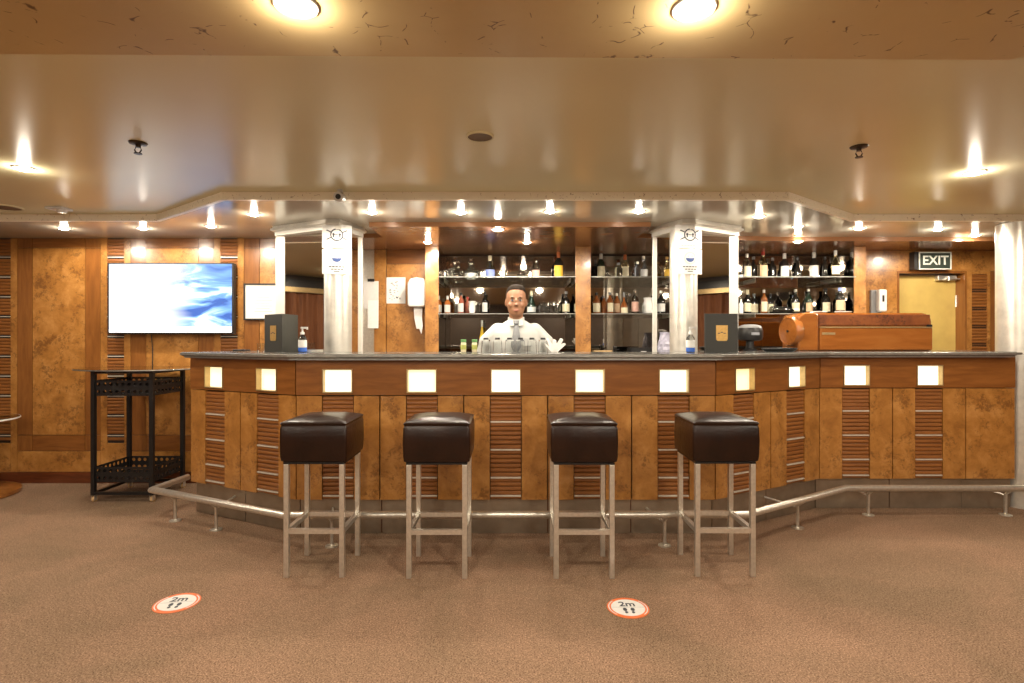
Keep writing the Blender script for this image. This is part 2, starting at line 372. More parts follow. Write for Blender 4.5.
struct('wall_return', box(-1.75, -1.70, ZW, 5.62, 0, HB), M['mahogany_v'])
# ---- wall behind the left steel column
ZB = 5.16
wbk = struct('wall_back', box(-1.70, -.785, ZB+.012, ZB+.1, 0, HB), M['gap'])
wpanel(-1.70, pX(360, ZB), 0, HB, M['burl'], wbk, ZB)
sp_ = wpanel(pX(360, ZB), pX(374.5, ZB), 0, HB, M['steel'], wbk, ZB, .006); sp_.name = 'steel_panel'
wpanel(pX(374.5, ZB), pX(386.5, ZB), 0, HB, M['burl'], wbk, ZB, .02)
wpanel(pX(386.5, ZB), -.787, 0, pz(264, ZB), M['burl'], wbk, ZB)
wpanel(pX(386.5, ZB), -.787, pz(264, ZB), HB, M['mahogany'], wbk, ZB)
# ---- mirrored wall of the back bar
ZM = 5.45
wm = struct('wall_mirror', box(-.785, 3.19, ZM+.012, ZM+.1, 0, HB), M['gap'])
xs = [-.66, .0, .64, 1.25, 1.86, 2.47, 3.08]
for a, b in zip(xs[:-1], xs[1:]): obj('mirror_panel', box(a+.001, b-.001, ZM, ZM+.011, 1.0, HB-.012), M['tinted_mirror'], wm)
# ---- wall on the right with the exit door
ZR = 5.2
dx0, dx1, dz = pX(897, ZR), pX(966.5, ZR), pz(271, ZR)
wx = struct('wall_back_right', MB().box(3.19, dx0, ZR+.012, ZR+.2, 0, HB).box(dx1, XR, ZR+.012, ZR+.2, 0, HB).box(dx0, dx1, ZR+.012, ZR+.2, dz, HB), M['gap'])
wpanel(3.19, dx0, 0, dz, M['burl'], wx, ZR, 0, .0006); 
for a, b in ((3.19, pX(920, ZR)), (pX(920, ZR), pX(962, ZR)), (pX(962, ZR), XR)): wpanel(a, b, dz, HB, M['burl'], wx, ZR, 0, .0008)
c0, c1 = pX(972, ZR), pX(987.5, ZR)
wpanel(dx1, c0, 0, dz, M['burl'], wx, ZR, 0, .0008); wpanel(c1, pX(990.5, ZR), 0, dz, M['burl'], wx, ZR, 0, .0008)
rs_me = slat_mesh(c1-c0, .0285, .010); rs_st = MB().box(-(c1-c0)/2, (c1-c0)/2, -.008, 0, -.003, .003).mesh('metal_strip'); rs_st.materials.append(M['mahogany'])
wall_slats((c0+c1)/2, .5, pz(274, ZR), ZR+.012, wx, rs_me, rs_st)
wpanel(c0, c1, pz(274, ZR), dz, M['burl'], wx, ZR, 0, .0008); wpanel(c0, c1, 0, .5, M['burl'], wx, ZR, 0, .0008)
wpanel(pX(990.5, ZR), 4.85, 0, pz(281, ZR), M['mahogany_v'], wx, ZR); wpanel(pX(990.5, ZR), 4.85, pz(281, ZR), dz, M['mahogany_v'], wx, ZR); wpanel(4.85, XR, 0, dz, M['burl'], wx, ZR)
dr = bpy.data.objects.new('door_1', None); C.objects.link(dr); dr.location = ((dx0+dx1)/2, ZR+.10, 0); dr['kind'] = 'structure'
hw = (dx1-dx0)/2
obj('door_leaf', box(-hw+.022, hw-.022, 0, .04, .006, dz-.03), M['door'], dr, bev=.002)
fr = MB(); fr.box(-hw, -hw+.02, -.105, .06, 0, dz-.001); fr.box(hw-.02, hw, -.105, .06, 0, dz-.001); fr.box(-hw+.02, hw-.02, -.105, .06, dz-.022, dz-.001)
obj('door_frame', fr, M['mahogany_v'], dr)
dc = obj('door_closer', box(.10, .28, -.05, -.0005, dz-.085, dz-.035), M['steel'], dr, bev=.006)
obj('closer_arm', MB().box(.16, .29, -.075, -.052, dz-.075, dz-.066).cyl((.19, -.064, dz-.088), (.19, -.064, dz-.05), .012), M['steel'], dc)
obj('door_handle', MB().cyl((-hw+.09,-.05,1.0), (-hw+.09,0,1.0), .012).cyl((-hw+.09,-.05,1.0), (-hw+.2,-.05,1.0), .010), M['steel'], dr)
obj('hinge', MB().cyl((hw-.026, -.008, 1.55), (hw-.026, -.008, 1.66), .008), M['steel'], dr); obj('hinge', MB().cyl((hw-.026, -.008, .25), (hw-.026, -.008, .36), .008), M['steel'], dr)
# ================================================================== THE BAR
PW = [Vector(p) for p in ((-2.296,3.921), (-1.366,3.47), (1.287,3.47), (2.234,3.99), (3.656,3.99))]
ZK, ZPT, ZFT, ZCT = .228, .890, 1.112, 1.1515         # kick top, panel top, fascia top, worktop
SW = .196                                             # slat column width
bar_slat = slat_mesh(SW-.004, .0285, .013); bar_strip = MB().box(-SW/2+.002, SW/2-.002, -.018, 0, -.0042, .0042).mesh('metal_strip'); bar_strip.materials.append(M['strip'])
def bar_section(name, label, a, b, n, extra=0, panes=None, tl=0, tr=0):
    Ls = (b-a).length
    def obj(nm, mb, mat, par, **k):                  # mitre whatever reaches a corner of the bar
        if tl or tr:
            mb.v = [(x+max(0, y)*tl if x < .035 else (x-max(0, y)*tr if x > Ls-.035 else x), y, z) for x, y, z in mb.v]
        return globals()['obj'](nm, mb, mat, par, **k)
    d = b-a; L = d.length; t = thing(name, label, 'bar', (a.x, a.y, 0), math.atan2(d.y, d.x), 'sections of the bar front')
    mod = (L-extra)/n; e = .004
    obj('body', box(.03, L-.03, .052, .10, .01, ZFT-.002), M['skirting'], t)
    wz0, wz1, ww = .903, 1.054, .19
    fa = MB(); xs = [e]
    for i in range(n):
        c = (i+.5)*mod; fa.box(xs[-1], c-ww/2, 0, .05, ZPT, ZFT); fa.box(c-ww/2, c+ww/2, 0, .05, ZPT, wz0); fa.box(c-ww/2, c+ww/2, 0, .05, wz1, ZFT); xs.append(c+ww/2)
    fa.box(xs[-1], L-e, 0, .05, ZPT, ZFT)
    obj('fascia', fa, M['mahogany'], t)
    for i in range(n):
        c = (i+.5)*mod; w = .006
        fm = MB()
        for q in ((c-ww/2, c-ww/2+w, wz0, wz1), (c+ww/2-w, c+ww/2, wz0, wz1), (c-ww/2+w, c+ww/2-w, wz0, wz0+w), (c-ww/2+w, c+ww/2-w, wz1-w, wz1)):
            fm.box(q[0], q[1], -.006, .047, q[2], q[3])
        lf = obj('light_frame', fm, M['brass'], t)
        obj('light_pane', box(c-ww/2+w, c+ww/2-w, .036, .044, wz0+w, wz1-w), M[panes[i]], lf)
        x0, x1 = i*mod, (i+1)*mod
        obj('panel', box(x0+.004, c-SW/2-.003, .006, .05, ZK, ZPT-.006), M['burl'], t)
        obj('panel', box(c+SW/2+.003, x1-.004, .006, .05, ZK, ZPT-.006), M['burl'], t)
        obj('slat_backing', box(c-SW/2, c+SW/2, .022, .05, ZK, ZPT-.006), M['gap'], t)
        z = ZPT-.008
        strips = (.72, .543, .367, .252); tops = (ZPT-.008,)+strips[:-1]
        for zt_, zs in zip(tops, strips):
            k = max(1, round((zt_-zs-.004)/.0285)); pt = (zt_-zs-.004)/k
            for q in range(k):
                o = link('slat', bar_slat, None, t); o.location = (c, .022, zt_-.002-(q+.5)*pt)
            o = link('metal_strip', bar_strip, None, t); o.location = (c, .022, zs)
        o = link('slat', bar_slat, None, t); o.location = (c, .022, ZK+.011); o.scale = (1, 1, .6)
        obj('kick_plate', box(x0+.006, x1-.001, .045, .0515, .004, ZK), M['kick'], t)
    if extra:
        obj('panel', box(n*mod+.004, L-.004, .006, .05, ZK, ZPT-.006), M['burl'], t)
        obj('kick_plate', box(n*mod+.001, L-.001, .045, .0515, .004, ZK), M['kick'], t)
    return t
MT1, MT2 = math.tan(math.atan2(.451, .93)/2), math.tan(math.atan2(.52, .947)/2)
bs = bar_section('bar_counter_section', 'angled left wing of the bar front with two lit windows', PW[0], PW[1], 2, 0, ['pane_cream', 'pane_cream'], 0, MT1)
obj('end_panel', box(.002, .03, .052, .47, .0, ZFT-.002), M['burl'], bs)
bar_section('bar_counter_section', 'long straight middle of the bar front with five lit windows', PW[1], PW[2], 5, 0, ['pane_white', 'pane_cream', 'pane_white', 'pane_cream', 'pane_white'], MT1, MT2)
bar_section('bar_counter_section', 'angled right wing of the bar front with two lit windows', PW[2], PW[3], 2, 0, ['pane_amber', 'pane_white'], MT2, -MT2)
bar_section('bar_counter_section', 'far right bar front with two lit windows and a plain burl end panel', PW[3], PW[4], 2, .36, ['pane_white', 'pane_white'], -MT2, 0)
# worktop with stepped metal edge
def ring_poly(f, b, ext=0.0):
    o = poly_offset(PW, f); i = poly_offset(PW, b)
    ul = (PW[0]-PW[1]).normalized()*ext; o[0] = o[0]+ul; i[0] = i[0]+ul
    o[-1].x -= .06; i[-1].x -= .02
    return list(o)+list(i)[::-1]
def strip_mesh(mb, f, b, z0, z1, ext):
    pts = ring_poly(f, b, ext); n = len(pts)//2
    for i in range(n-1):
        mb.prism([pts[i], pts[i+1], pts[-2-i], pts[-1-i]], z0, z1)
    return mb
def solid_strip(f, b, z0, z1, ext):                  # one closed shell
    pts = ring_poly(f, b, ext); N = len(pts); n = N//2
    vs = [(p.x, p.y, z0) for p in pts]+[(p.x, p.y, z1) for p in pts]; fs = []
    for i in range(n-1):
        q = (i, i+1, N-2-i, N-1-i); fs += [q[::-1], tuple(k+N for k in q)]
    fs += [(i, (i+1) % N, N+(i+1) % N, N+i) for i in range(N)]
    return MB().add(vs, fs)
wt = thing('bar_worktop', 'long dark grey worktop running along the whole angled bar', 'worktop')
obj('slab', solid_strip(-.075, .45, ZCT-.026, ZCT, -.02), M['counter'], wt, bev=.003)
obj('edge_trim', solid_strip(-.085, -.0755, ZCT-.022, ZCT-.003, -.015), M['counter_edge'], wt, bev=.003)
obj('lower_edge', solid_strip(-.062, .43, ZFT, ZCT-.0265, -.03), M['counter_edge'], wt)
# foot rail
ft = thing('foot_rail', 'brushed steel foot rail running low along the bar front', 'rail')
ZRL = .204
RP = [(-2.44,4.14), (-2.48,3.79), (-1.35,3.25), (1.39,3.26), (2.322,3.83), (4.0,3.83)]
obj('tube', MB().tube([(x, y, ZRL) for x, y in RP], .0225, 14), M['steel'], ft, True)
def rail_at(x):
    for (xa, ya), (xb, yb) in zip(RP[1:-1], RP[2:]):
        if xa <= x <= xb: return ya+(yb-ya)*(x-xa)/(xb-xa), Vector((xb-xa, yb-ya)).normalized()
for xp in (168, 209, 329, 667, 805, 873, 1012):
    x = pX(xp, 3.5)
    for _ in range(6): y, d = rail_at(max(-2.47, min(3.99, x))); x = max(-2.45, min(3.98, pX(xp, y)))
    y, d = rail_at(x); nrm = Vector((-d.y, d.x)); base = Vector((x, y))+nrm*.05
    obj('post', MB().tube([(base.x, base.y, .008), (base.x, base.y, .15), (x, y, ZRL-.012)], .0105, 10), M['steel'], ft, True)
    obj('floor_flange', MB().lathe([(.038, 0), (.038, .006), (.02, .010)], (base.x, base.y, 0.0), 16), M['steel'], ft, True)
    if x < 3.6 and x > -2.3:
        kp = poly_offset(PW, .040); o2 = base-d*.06; best = .16
        for ka, kb in zip(kp[:-1], kp[1:]):
            kd = kb-ka; den = nrm.x*kd.y-nrm.y*kd.x
            if abs(den) > 1e-6:
                tt = ((ka.x-o2.x)*kd.y-(ka.y-o2.y)*kd.x)/den; uu = ((ka.x-o2.x)*nrm.y-(ka.y-o2.y)*nrm.x)/den
                if tt > 0 and 0 <= uu <= 1: best = min(best if best != .16 else 9, tt)
        e = o2+nrm*best
        obj('wall_arm', MB().tube([(base.x, base.y, .14), (e.x, e.y, .165)], .008, 8), M['steel'], ft, True)
# ================================================================== STOOLS
def cushion_mesh(w, h):
    mb = MB(); rings = []
    def sq(hw, z, r, n=6):
        out = []
        for k, (sx, sy) in enumerate(((1,1), (-1,1), (-1,-1), (1,-1))):
            for i in range(n+1):
                a = PI/2*k+PI/2*i/n; out.append(Vector((sx*(hw-r)+r*math.cos(a), sy*(hw-r)+r*math.sin(a), z)))
        return out
    H = w/2
    for hw, z, r in ((H-.012, 0, .012), (H-.002, .006, .014), (H+.001, .03, .014), (H+.003, h*.5, .015), (H+.001, h-.030, .014), (H-.004, h-.016, .012), (H-.001, h-.010, .012), (H+.001, h-.004, .012), (H-.004, h+.002, .012), (H-.02, h+.008, .02), (H-.06, h+.020, .04), (H-.11, h+.027, .03), (H-.155, h+.029, .005)):
        rings.append(sq(hw, z, r))
    return mb.loft(rings)
def make_stool(label, loc):
    t = thing('bar_stool', label, 'stool', loc, 0, 'square leather bar stools in front of the bar')
    hw, lw, sb = .145, .013, .604
    obj('seat_cushion', cushion_mesh(.345, .205), M['leather'], t, True, loc=(0, 0, sb))
    obj('seat_frame', MB().box(-hw-lw, hw+lw, -hw-lw, hw+lw, sb-.012, sb-.0005), M['black'], t)
    for sx in (-1, 1):
        for sy in (-1, 1):
            obj('leg', box(sx*hw-lw, sx*hw+lw, sy*hw-lw, sy*hw+lw, 0, sb-.0125), M['steel'], t, bev=.002)
    for sy in (-1, 1): obj('stretcher', box(-hw+lw, hw-lw, sy*hw-lw*.9, sy*hw+lw*.9, .228, .252), M['steel'], t)
    for sx in (-1, 1): obj('stretcher', box(sx*hw-lw*.9, sx*hw+lw*.9, -hw+lw, hw-lw, .228, .252), M['steel'], t)
    return t
st0 = make_stool('leftmost dark brown leather bar stool with square cushion and steel legs', (-1.034, 3.025, 0))
for lb, x, y in (('second dark brown leather bar stool from the left, steel legs', -.391, 3.012), ('third dark brown leather bar stool from the left, steel legs', .375, 3.012), ('rightmost dark brown leather bar stool with square cushion and steel legs', 1.118, 3.035)):
    dup(st0, (x, y, 0), lb)
# ================================================================== STEEL COLUMNS ON THE BAR
def steel_column(s, label):
    # s = -1 left column, +1 right column; mirrored face outward, open face towards the middle
    def q(x): return x
    cxm = -1.297 if s < 0 else 1.278
    out = Vector((-1.795, 4.285)) if s < 0 else Vector((1.716, 4.285))
    inn = Vector((-1.188, 4.31)) if s < 0 else Vector((1.118, 4.31))
    cyl = Vector((cxm, 4.10)); R = .100
    t = thing('steel_column', label, 'column', (cyl.x, cyl.y, 0))
    def loc(p): return Vector((p.x-cyl.x, p.y-cyl.y))
    obj('round_post', MB().lathe([(R, 0), (R, HG-.06)], seg=32), M['column'], t, True)
    o, i = loc(out), loc(inn)
    obj('outer_post', box(o.x-.036, o.x+.036, o.y-.03, o.y+.03, 0, HG-.07), M['white_metal'], t, bev=.004)
    obj('inner_post', box(i.x-.016, i.x+.016, i.y-.016, i.y+.016, 0, HG-.07), M['white_metal'], t, bev=.003)
    d = o.normalized(); nn = Vector((d.y, -d.x))
    if nn.y > 0: nn = -nn
    a, b = d*(R*.9), o-d*.03
    def quad(off, th): return [a+nn*off, b+nn*off, b+nn*(off-th), a+nn*(off-th)]
    obj('mirror_face', MB().prism(quad(.012, .012), 0, HG-.07), M['mirror'], t)
    obj('mirror_backing', MB().prism(quad(-.0005, .02), 0, HG-.07), M['white_metal'], t)
    def crown(gr):
        pts = [o+Vector((s*(.036+gr), -.03-gr)), Vector((s*.052, -R-gr)), Vector((-s*.05, -R-gr)), i+Vector((-s*(.016+gr), -.016-gr)), i+Vector((-s*(.016+gr), .016)), o+Vector((s*(.036+gr), .03))]
        # chamfer round the cylinder front
        return pts if s > 0 else pts
    cr = obj('crown', MB().prism(crown(.004), HG-.07, HG-.04), M['white_metal'], t)
    obj('crown_moulding', MB().prism(crown(.03), HG-.036, HG-.018), M['column'], cr, bev=.006)
    obj('crown_neck', MB().prism(crown(.016), HG-.04, HG), M['column'], cr)
    return t, cyl
cl, cylL = steel_column(-1, 'left steel bar column with a tall mirror facing the television')
crr, cylR = steel_column(1, 'right steel bar column with a tall mirror, beside the dark square folder')
tag(obj('round_pillar', MB().lathe([(.15, 0), (.15, HG-.004)], (3.825, 4.13, 0), 40), M['column'], None, True), 'thick round steel pillar at the far right end of the bar', 'pillar')
# notices bent round the column fronts
def arc_sheet(R, w, z0, z1, a0, off=.0):
    seg = 12; vs = []; fs = []
    for z in (z0, z1):
        for r in (R, R+.0012):
            for k in range(seg+1): a = a0-w/R/2+w/R*k/seg; vs.append((r*math.sin(a), -r*math.cos(a), z))
    n = seg+1
    for k in range(seg): fs += [(n+k, n+k+1, 3*n+k+1, 3*n+k), (k, 2*n+k, 2*n+k+1, k+1), (2*n+k, 3*n+k, 3*n+k+1, 2*n+k+1), (k, k+1, n+k+1, n+k)]
    fs += [(0, n, 3*n, 2*n), (n-1, 3*n-1, 4*n-1, 2*n-1)]
    return MB().add(vs, fs)
def flat_to_arc(mb, R, a0, zc):                       # bend a drawing (x across, y unused, z up) round the post
    out = MB(); out.f = mb.f
    for x, y, z in mb.v:
        a = a0+x/R; rr = R+.0016+y; out.v.append((rr*math.sin(a), -rr*math.cos(a), zc+z))
    return out
def disc_drawing(r, seg=20, c=(0,0)):
    return MB().add([(c[0], .0008, c[1])]+[(c[0]+r*math.cos(2*PI*i/seg), .0008, c[1]+r*math.sin(2*PI*i/seg)) for i in range(seg)], [(0, 1+i, 1+(i+1) % seg) for i in range(seg)])
def ring_drawing(r, w, seg=24, c=(0,0), a0=0, a1=2*PI, y=.0008):
    vs = []; fs = []
    for i in range(seg+1):
        a = a0+(a1-a0)*i/seg
        for q in (r-w, r): vs.append((c[0]+q*math.cos(a), y, c[1]+q*math.sin(a)))
    for i in range(seg): fs.append((2*i, 2*i+1, 2*i+3, 2*i+2))
    return MB().add(vs, fs)
def line_drawing(x0, z0, x1, z1, w, y=.0008):
    d = Vector((x1-x0, z1-z0)).normalized(); nn = Vector((-d.y, d.x))*w/2
    return MB().add([(x0+nn.x, y, z0+nn.y), (x1+nn.x, y, z1+nn.y), (x1-nn.x, y, z1-nn.y), (x0-nn.x, y, z0-nn.y)], [(0,1,2,3)])
def join(*ms):
    r = MB()
    for m in ms: r.add(m.v, m.f)
    return r
def notices(cyl, a0, where):
    R = .24; cyl = cyl-Vector((math.sin(a0), -math.cos(a0)))*(R-.1025)
    t = thing('notice', 'white distancing notice with crossed circle symbol, taped to the %s steel column' % where, 'notice', (cyl.x, cyl.y, 0), 0, 'notices on the columns')
    obj('sheet', arc_sheet(R, .213, 1.905, 2.075, a0), M['paper'], t)
    g = join(ring_drawing(.046, .009), *[line_drawing(.046*math.cos(a), .036*math.sin(a), .085*math.cos(a), .066*math.sin(a), .008) for a in (.55, PI-.55, -.55, PI+.55)],
             line_drawing(-.012, 0, .012, 0, .006), disc_drawing(.009, 10, (-.022, .004)), disc_drawing(.009, 10, (.022, .004)), line_drawing(-.022, .004, -.022, -.018, .010), line_drawing(.022, .004, .022, -.018, .010))
    obj('symbol', flat_to_arc(g, R, a0, 2.0), M['ink'], t)
    obj('caption', flat_to_arc(join(*[line_drawing(-.065+k*.022, 0, -.049+k*.022, 0, .006) for k in range(6)]), R, a0, 1.923), M['grey_ink'], t)
    t2 = thing('notice', 'white face mask notice with blue symbol, lower on the %s steel column' % where, 'notice', (cyl.x, cyl.y, 0), 0, 'notices on the columns')
    R2 = R+.002; obj('sheet', arc_sheet(R2, .213, 1.715, 1.897, a0), M['paper'], t2)
    mk = MB(); n = 12
    mk.add([(0, .0008, -.002)]+[(.033*math.cos(PI+PI*i/n), .0008, .030*math.sin(PI+PI*i/n)) for i in range(n+1)], [(0, i+1, i+2) for i in range(n)])
    sy = obj('symbol', flat_to_arc(mk, R2, a0, 1.832), M['blue_ink'], t2)
    obj('head_outline', flat_to_arc(join(ring_drawing(.043, .003), disc_drawing(.004, 8, (-.014, .014)), disc_drawing(.004, 8, (.014, .014))), R2, a0, 1.830), M['grey_ink'], t2)
    obj('caption', flat_to_arc(join(*[line_drawing(-.055+k*.023, 0, -.037+k*.023, 0, .008) for k in range(5)], *[line_drawing(-.04+k*.023, -.018, -.022+k*.023, -.018, .007) for k in range(4)], line_drawing(-.02, -.034, .02, -.034, .006)), R2, a0, 1.768), M['ink'], t2)
notices(cylL, .22, 'left'); notices(cylR, .16, 'right')
# ================================================================== BACK BAR
ZS = 4.92
def pillar(x0, x1, label, side):
    t = thing('wooden_post', label, 'post', ((x0+x1)/2, 4.95, 0)); h = (x1-x0)/2
    obj('core', box(-h+.012, h-.012, .012, ZM-4.95-.002, 0, HB-.001), M['mahogany_v'], t)
    obj('veneer', box(-h, h, 0, .011, 0, HB-.001), M['burl'], t, bev=.003)
    for s in (-1, 1):
        obj('side_mirror', box(*sorted((s*(h-.011), s*h)), .014, ZM-4.95-.002, 0, HB-.002), M['mirror'] if s in side else M['burl'], t)
pillar(-.783, -.661, 'burl wooden post left of the bartender, beside the paper towel dispenser', (1,))
pillar(.572, .71, 'burl wooden post right of the bartender', (-1, 1))
pillar(3.082, 3.188, 'burl wooden post closing the bottle shelves on the right', (-1,))
bc = thing('back_counter', 'dark low counter under the bottle shelves behind the bar', 'counter', (0, 0, 0))
for k, (a, b) in enumerate(((-.655, .566), (.716, 1.88), (1.886, 3.076))):
    obj('cabinet_body', box(a, b, 5.02, ZM-.004, 0, 1.05), M['skirting'], bc)
    n = 3
    for j in range(n):
        w = (b-a)/n; d = obj('door', box(a+j*w+.004, a+(j+1)*w-.004, 5.0, 5.019, .08, 1.03), M['mahogany_v'], bc); obj('handle', box(a+(j+.5)*w-.05, a+(j+.5)*w+.05, 4.985, 4.9995, .95, .965), M['steel'], d)
    obj('counter_top', box(a, b, 4.98, ZM-.004, 1.051, 1.085), M['counter'], bc)
SH = {'upper': 1.805, 'lower': 1.474}
def shelf(a, b, lv, label):
    z = SH[lv]; t = thing('glass_shelf', label, 'shelf', ((a+b)/2, 0, z), 0, 'glass bottle shelves')
    h = (b-a)/2-.002
    obj('pane', box(-h, h, ZS+.012, ZM-.003, -.010, 0), M['shelf_glass'], t)
    obj('front_rail', box(-h, h, ZS+.004, ZS+.0115, -.0100, -.0040), M['counter_edge'], t)
    for x in ((-h+.02, h-.02) if b-a < 1.5 else (-h+.02, -h+.78, 0, h-.78, h-.02)): obj('bracket', box(x-.006, x+.006, ZM-.25, ZM-.004, -.030, -.0105), M['steel'], t)
shelf(-.66, .571, 'upper', 'upper glass shelf above the bartender, between two wooden posts'); shelf(-.66, .571, 'lower', 'lower glass shelf behind the bartender, between two wooden posts')
shelf(.711, 3.08, 'upper', 'long upper glass shelf of bottles behind the right steel column'); shelf(.711, 3.08, 'lower', 'long lower glass shelf of bottles behind the right steel column')
# ---- bottles
PROF = {
 'spirit': [(.0,0), (.86,0), (1,.02), (1,.60), (.92,.67), (.50,.76), (.36,.80), (.36,.90)],
 'wine':   [(.0,0), (.9,0), (1,.02), (1,.55), (.85,.64), (.42,.74), (.36,.80), (.36,.92)],
 'slim':   [(.0,0), (.9,0), (1,.02), (1,.46), (.8,.56), (.45,.70), (.36,.80), (.34,.92)],
 'decanter': [(.0,0), (.95,0), (1,.03), (1,.35), (.8,.45), (.35,.60), (.28,.66), (.28,.80)],
 'champagne': [(.0,0), (.95,0), (1,.03), (.98,.35), (.75,.52), (.40,.68), (.32,.78), (.32,.90)],
 'flared': [(.0,0), (.75,0), (.82,.03), (1,.45), (.9,.56), (.45,.70), (.34,.76), (.34,.90)]}
NAMES = {'clear':'clear glass','blue':'bluish clear','amber':'amber','rose':'rose coloured','orange':'orange brown','dark':'black','green':'dark green','yellow':'tall yellow','pale':'pale gold','white':'white'}
def bottle(x, Z, zb, h, kind, gl, lab, cap, w, label):
    t = thing('bottle', label, 'bottle', (x, Z, zb), random.uniform(-.3, .3), 'bottles behind the bar')
    r = w/2; pr = [(max(.0005, a*r), b*h) for a, b in PROF[kind]]
    obj('glass_body', MB().lathe(pr, seg=18), BG[gl], t, True)
    zt = pr[-1][1]; cr = pr[-1][0]
    if cap == 'ball' : obj('stopper', MB().lathe([(cr*.8, -.01), (cr*1.2, .004), (cr*1.2, .012)], (0,0,zt), 12).sphere((0,0,zt+.03), .018), M['clear'], t, True)
    else: obj('cap', MB().lathe([(cr*1.12, -.10*h if cap in ('cream','orange','white') else -.02*h), (cr*1.15, h-zt), (cr*.9, h-zt+.002)], (0,0,zt), 14), CP[cap], t, True)
    if lab:
        l0, l1 = {'wine':(.12,.46), 'spirit':(.12,.52), 'slim':(.10,.42), 'decanter':(.06,.30), 'champagne':(.10,.32), 'flared':(.14,.44)}[kind]
        rr = r*1.015; n = 14; vs = []; fs = []
        for z in (l0*h, l1*h):
            sc = .93 if kind == 'flared' and z < .3*h else 1
            for k in range(n+1): a = -PI/2-1.25+2.5*k/n; vs.append((rr*sc*math.cos(a), rr*sc*math.sin(a), z))
        for k in range(n): fs.append((k, k+1, n+2+k, n+1+k))
        obj('label', MB().add(vs, fs), LB[lab], t, True)
    return t
def row(items, lv, where, Zdef=5.28):
    for k, it in enumerate(items):
        x, top, kind, gl, lab, cap, w = it[:7]; Z = it[7] if len(it) > 7 else Zdef
        zb = SH[lv]+.0005; h = pz(top, Z)-zb
        d = NAMES[gl]+' bottle'+(' with %s label' % lab if lab else '')+', %s from left, %s shelf %s' % (ORD[k], lv, where)
        bottle(pX(x, Z), Z, zb, h, kind, gl, lab, cap, w, d)
A, Bm, Cm = 'behind the bartender', 'left of right column', 'right of right column'
row([(455, 256, 'decanter', 'clear', None, 'ball', .085), (471, 258, 'decanter', 'clear', 'white', 'ball', .115), (490, 256, 'slim', 'clear', 'blue', 'cream', .095), (536, 258, 'flared', 'clear', 'pink', 'glass', .08), (558.5, 252.5, 'spirit', 'dark', 'yellow', 'orange', .085)], 'upper', A)
row([(447.5, 296, 'spirit', 'orange', 'white', 'white', .06), (461, 293, 'spirit', 'rose', 'white', 'black', .062), (467.5, 297, 'spirit', 'rose', None, 'red', .055, 5.36), (485, 292, 'spirit', 'dark', 'white', 'black', .056), (531.5, 291, 'champagne', 'green', 'white', 'cream', .085), (566, 291.5, 'wine', 'dark', 'cream', 'grey', .075)], 'lower', A)
row([(595.5, 264, 'spirit', 'dark', None, 'black', .06, 5.36), (601, 254, 'spirit', 'green', 'cream', 'white', .075), (618.5, 263, 'spirit', 'clear', None, 'grey', .075, 5.15), (625, 255, 'spirit', 'pale', 'cream', 'orange', .075), (637.5, 262, 'spirit', 'blue', None, 'silver', .06, 5.16), (643.5, 256.5, 'flared', 'blue', 'white', 'silver', .08), (667, 257, 'wine', 'pale', 'yellow', 'gold', .07)], 'upper', Bm)
row([(596.5, 293, 'spirit', 'amber', 'cream', 'black', .072), (604, 296, 'spirit', 'amber', None, 'grey', .06, 5.36), (610, 292.5, 'spirit', 'amber', 'cream', 'grey', .062, 5.24), (617, 293.5, 'spirit', 'amber', 'tan', 'silver', .062, 5.32), (624, 292.5, 'decanter', 'amber', 'cream', 'grey', .07, 5.22), (629.5, 294, 'slim', 'clear', None, 'grey', .05, 5.36), (635, 290, 'spirit', 'clear', 'pink', 'glass', .07), (661, 291, 'wine', 'dark', 'white', 'silver', .08)], 'lower', Bm)
row([(740.5, 272, 'spirit', 'dark', 'white', 'black', .04, 5.1), (747, 254, 'spirit', 'clear', 'cream', 'silver', .078), (753.5, 257, 'wine', 'dark', None, 'grey', .07, 5.36), (763, 252, 'spirit', 'pale', 'tan', 'red', .078), (772.5, 258, 'spirit', 'dark', None, 'grey', .07, 5.36), (784.5, 253.5, 'spirit', 'dark', 'white', 'white', .078), (797.5, 257, 'champagne', 'dark', None, 'black', .072), (814, 252.5, 'spirit', 'dark', 'white', 'white', .082), (825, 257, 'slim', 'dark', None, 'black', .05, 5.2), (835.5, 250.5, 'slim', 'pale', 'cream', 'white', .07, 5.02)], 'upper', Cm)
row([(741, 299, 'spirit', 'white', None, 'silver', .04, 5.1), (747.5, 290, 'wine', 'dark', 'cream', 'cream', .07), (754, 294, 'spirit', 'dark', 'cream', 'grey', .07, 5.38), (764, 290, 'spirit', 'amber', 'cream', 'silver', .062), (770.5, 294, 'spirit', 'dark', 'cream', 'black', .055, 5.38), (795.5, 289.5, 'wine', 'dark', 'cream', 'silver', .072), (808.5, 289, 'wine', 'green', 'tan', 'silver', .075), (825.5, 288.5, 'wine', 'dark', 'cream', 'black', .08), (840, 288, 'spirit', 'dark', 'tan', 'blue', .075, 5.02)], 'lower', Cm)
lying = bottle(pX(771, 5.1), 5.1, SH['lower']+.036, .27, 'wine', 'dark', None, 'cream', .07, 'black bottle with cream cap lying on its side on lower shelf'); lying.rotation_euler = (0, PI/2, .1)
bottle(pX(482, 5.2), 5.2, 1.0855, .33, 'slim', 'yellow', None, 'white', .055, 'tall slim yellow bottle standing on the back counter left of the bartender')
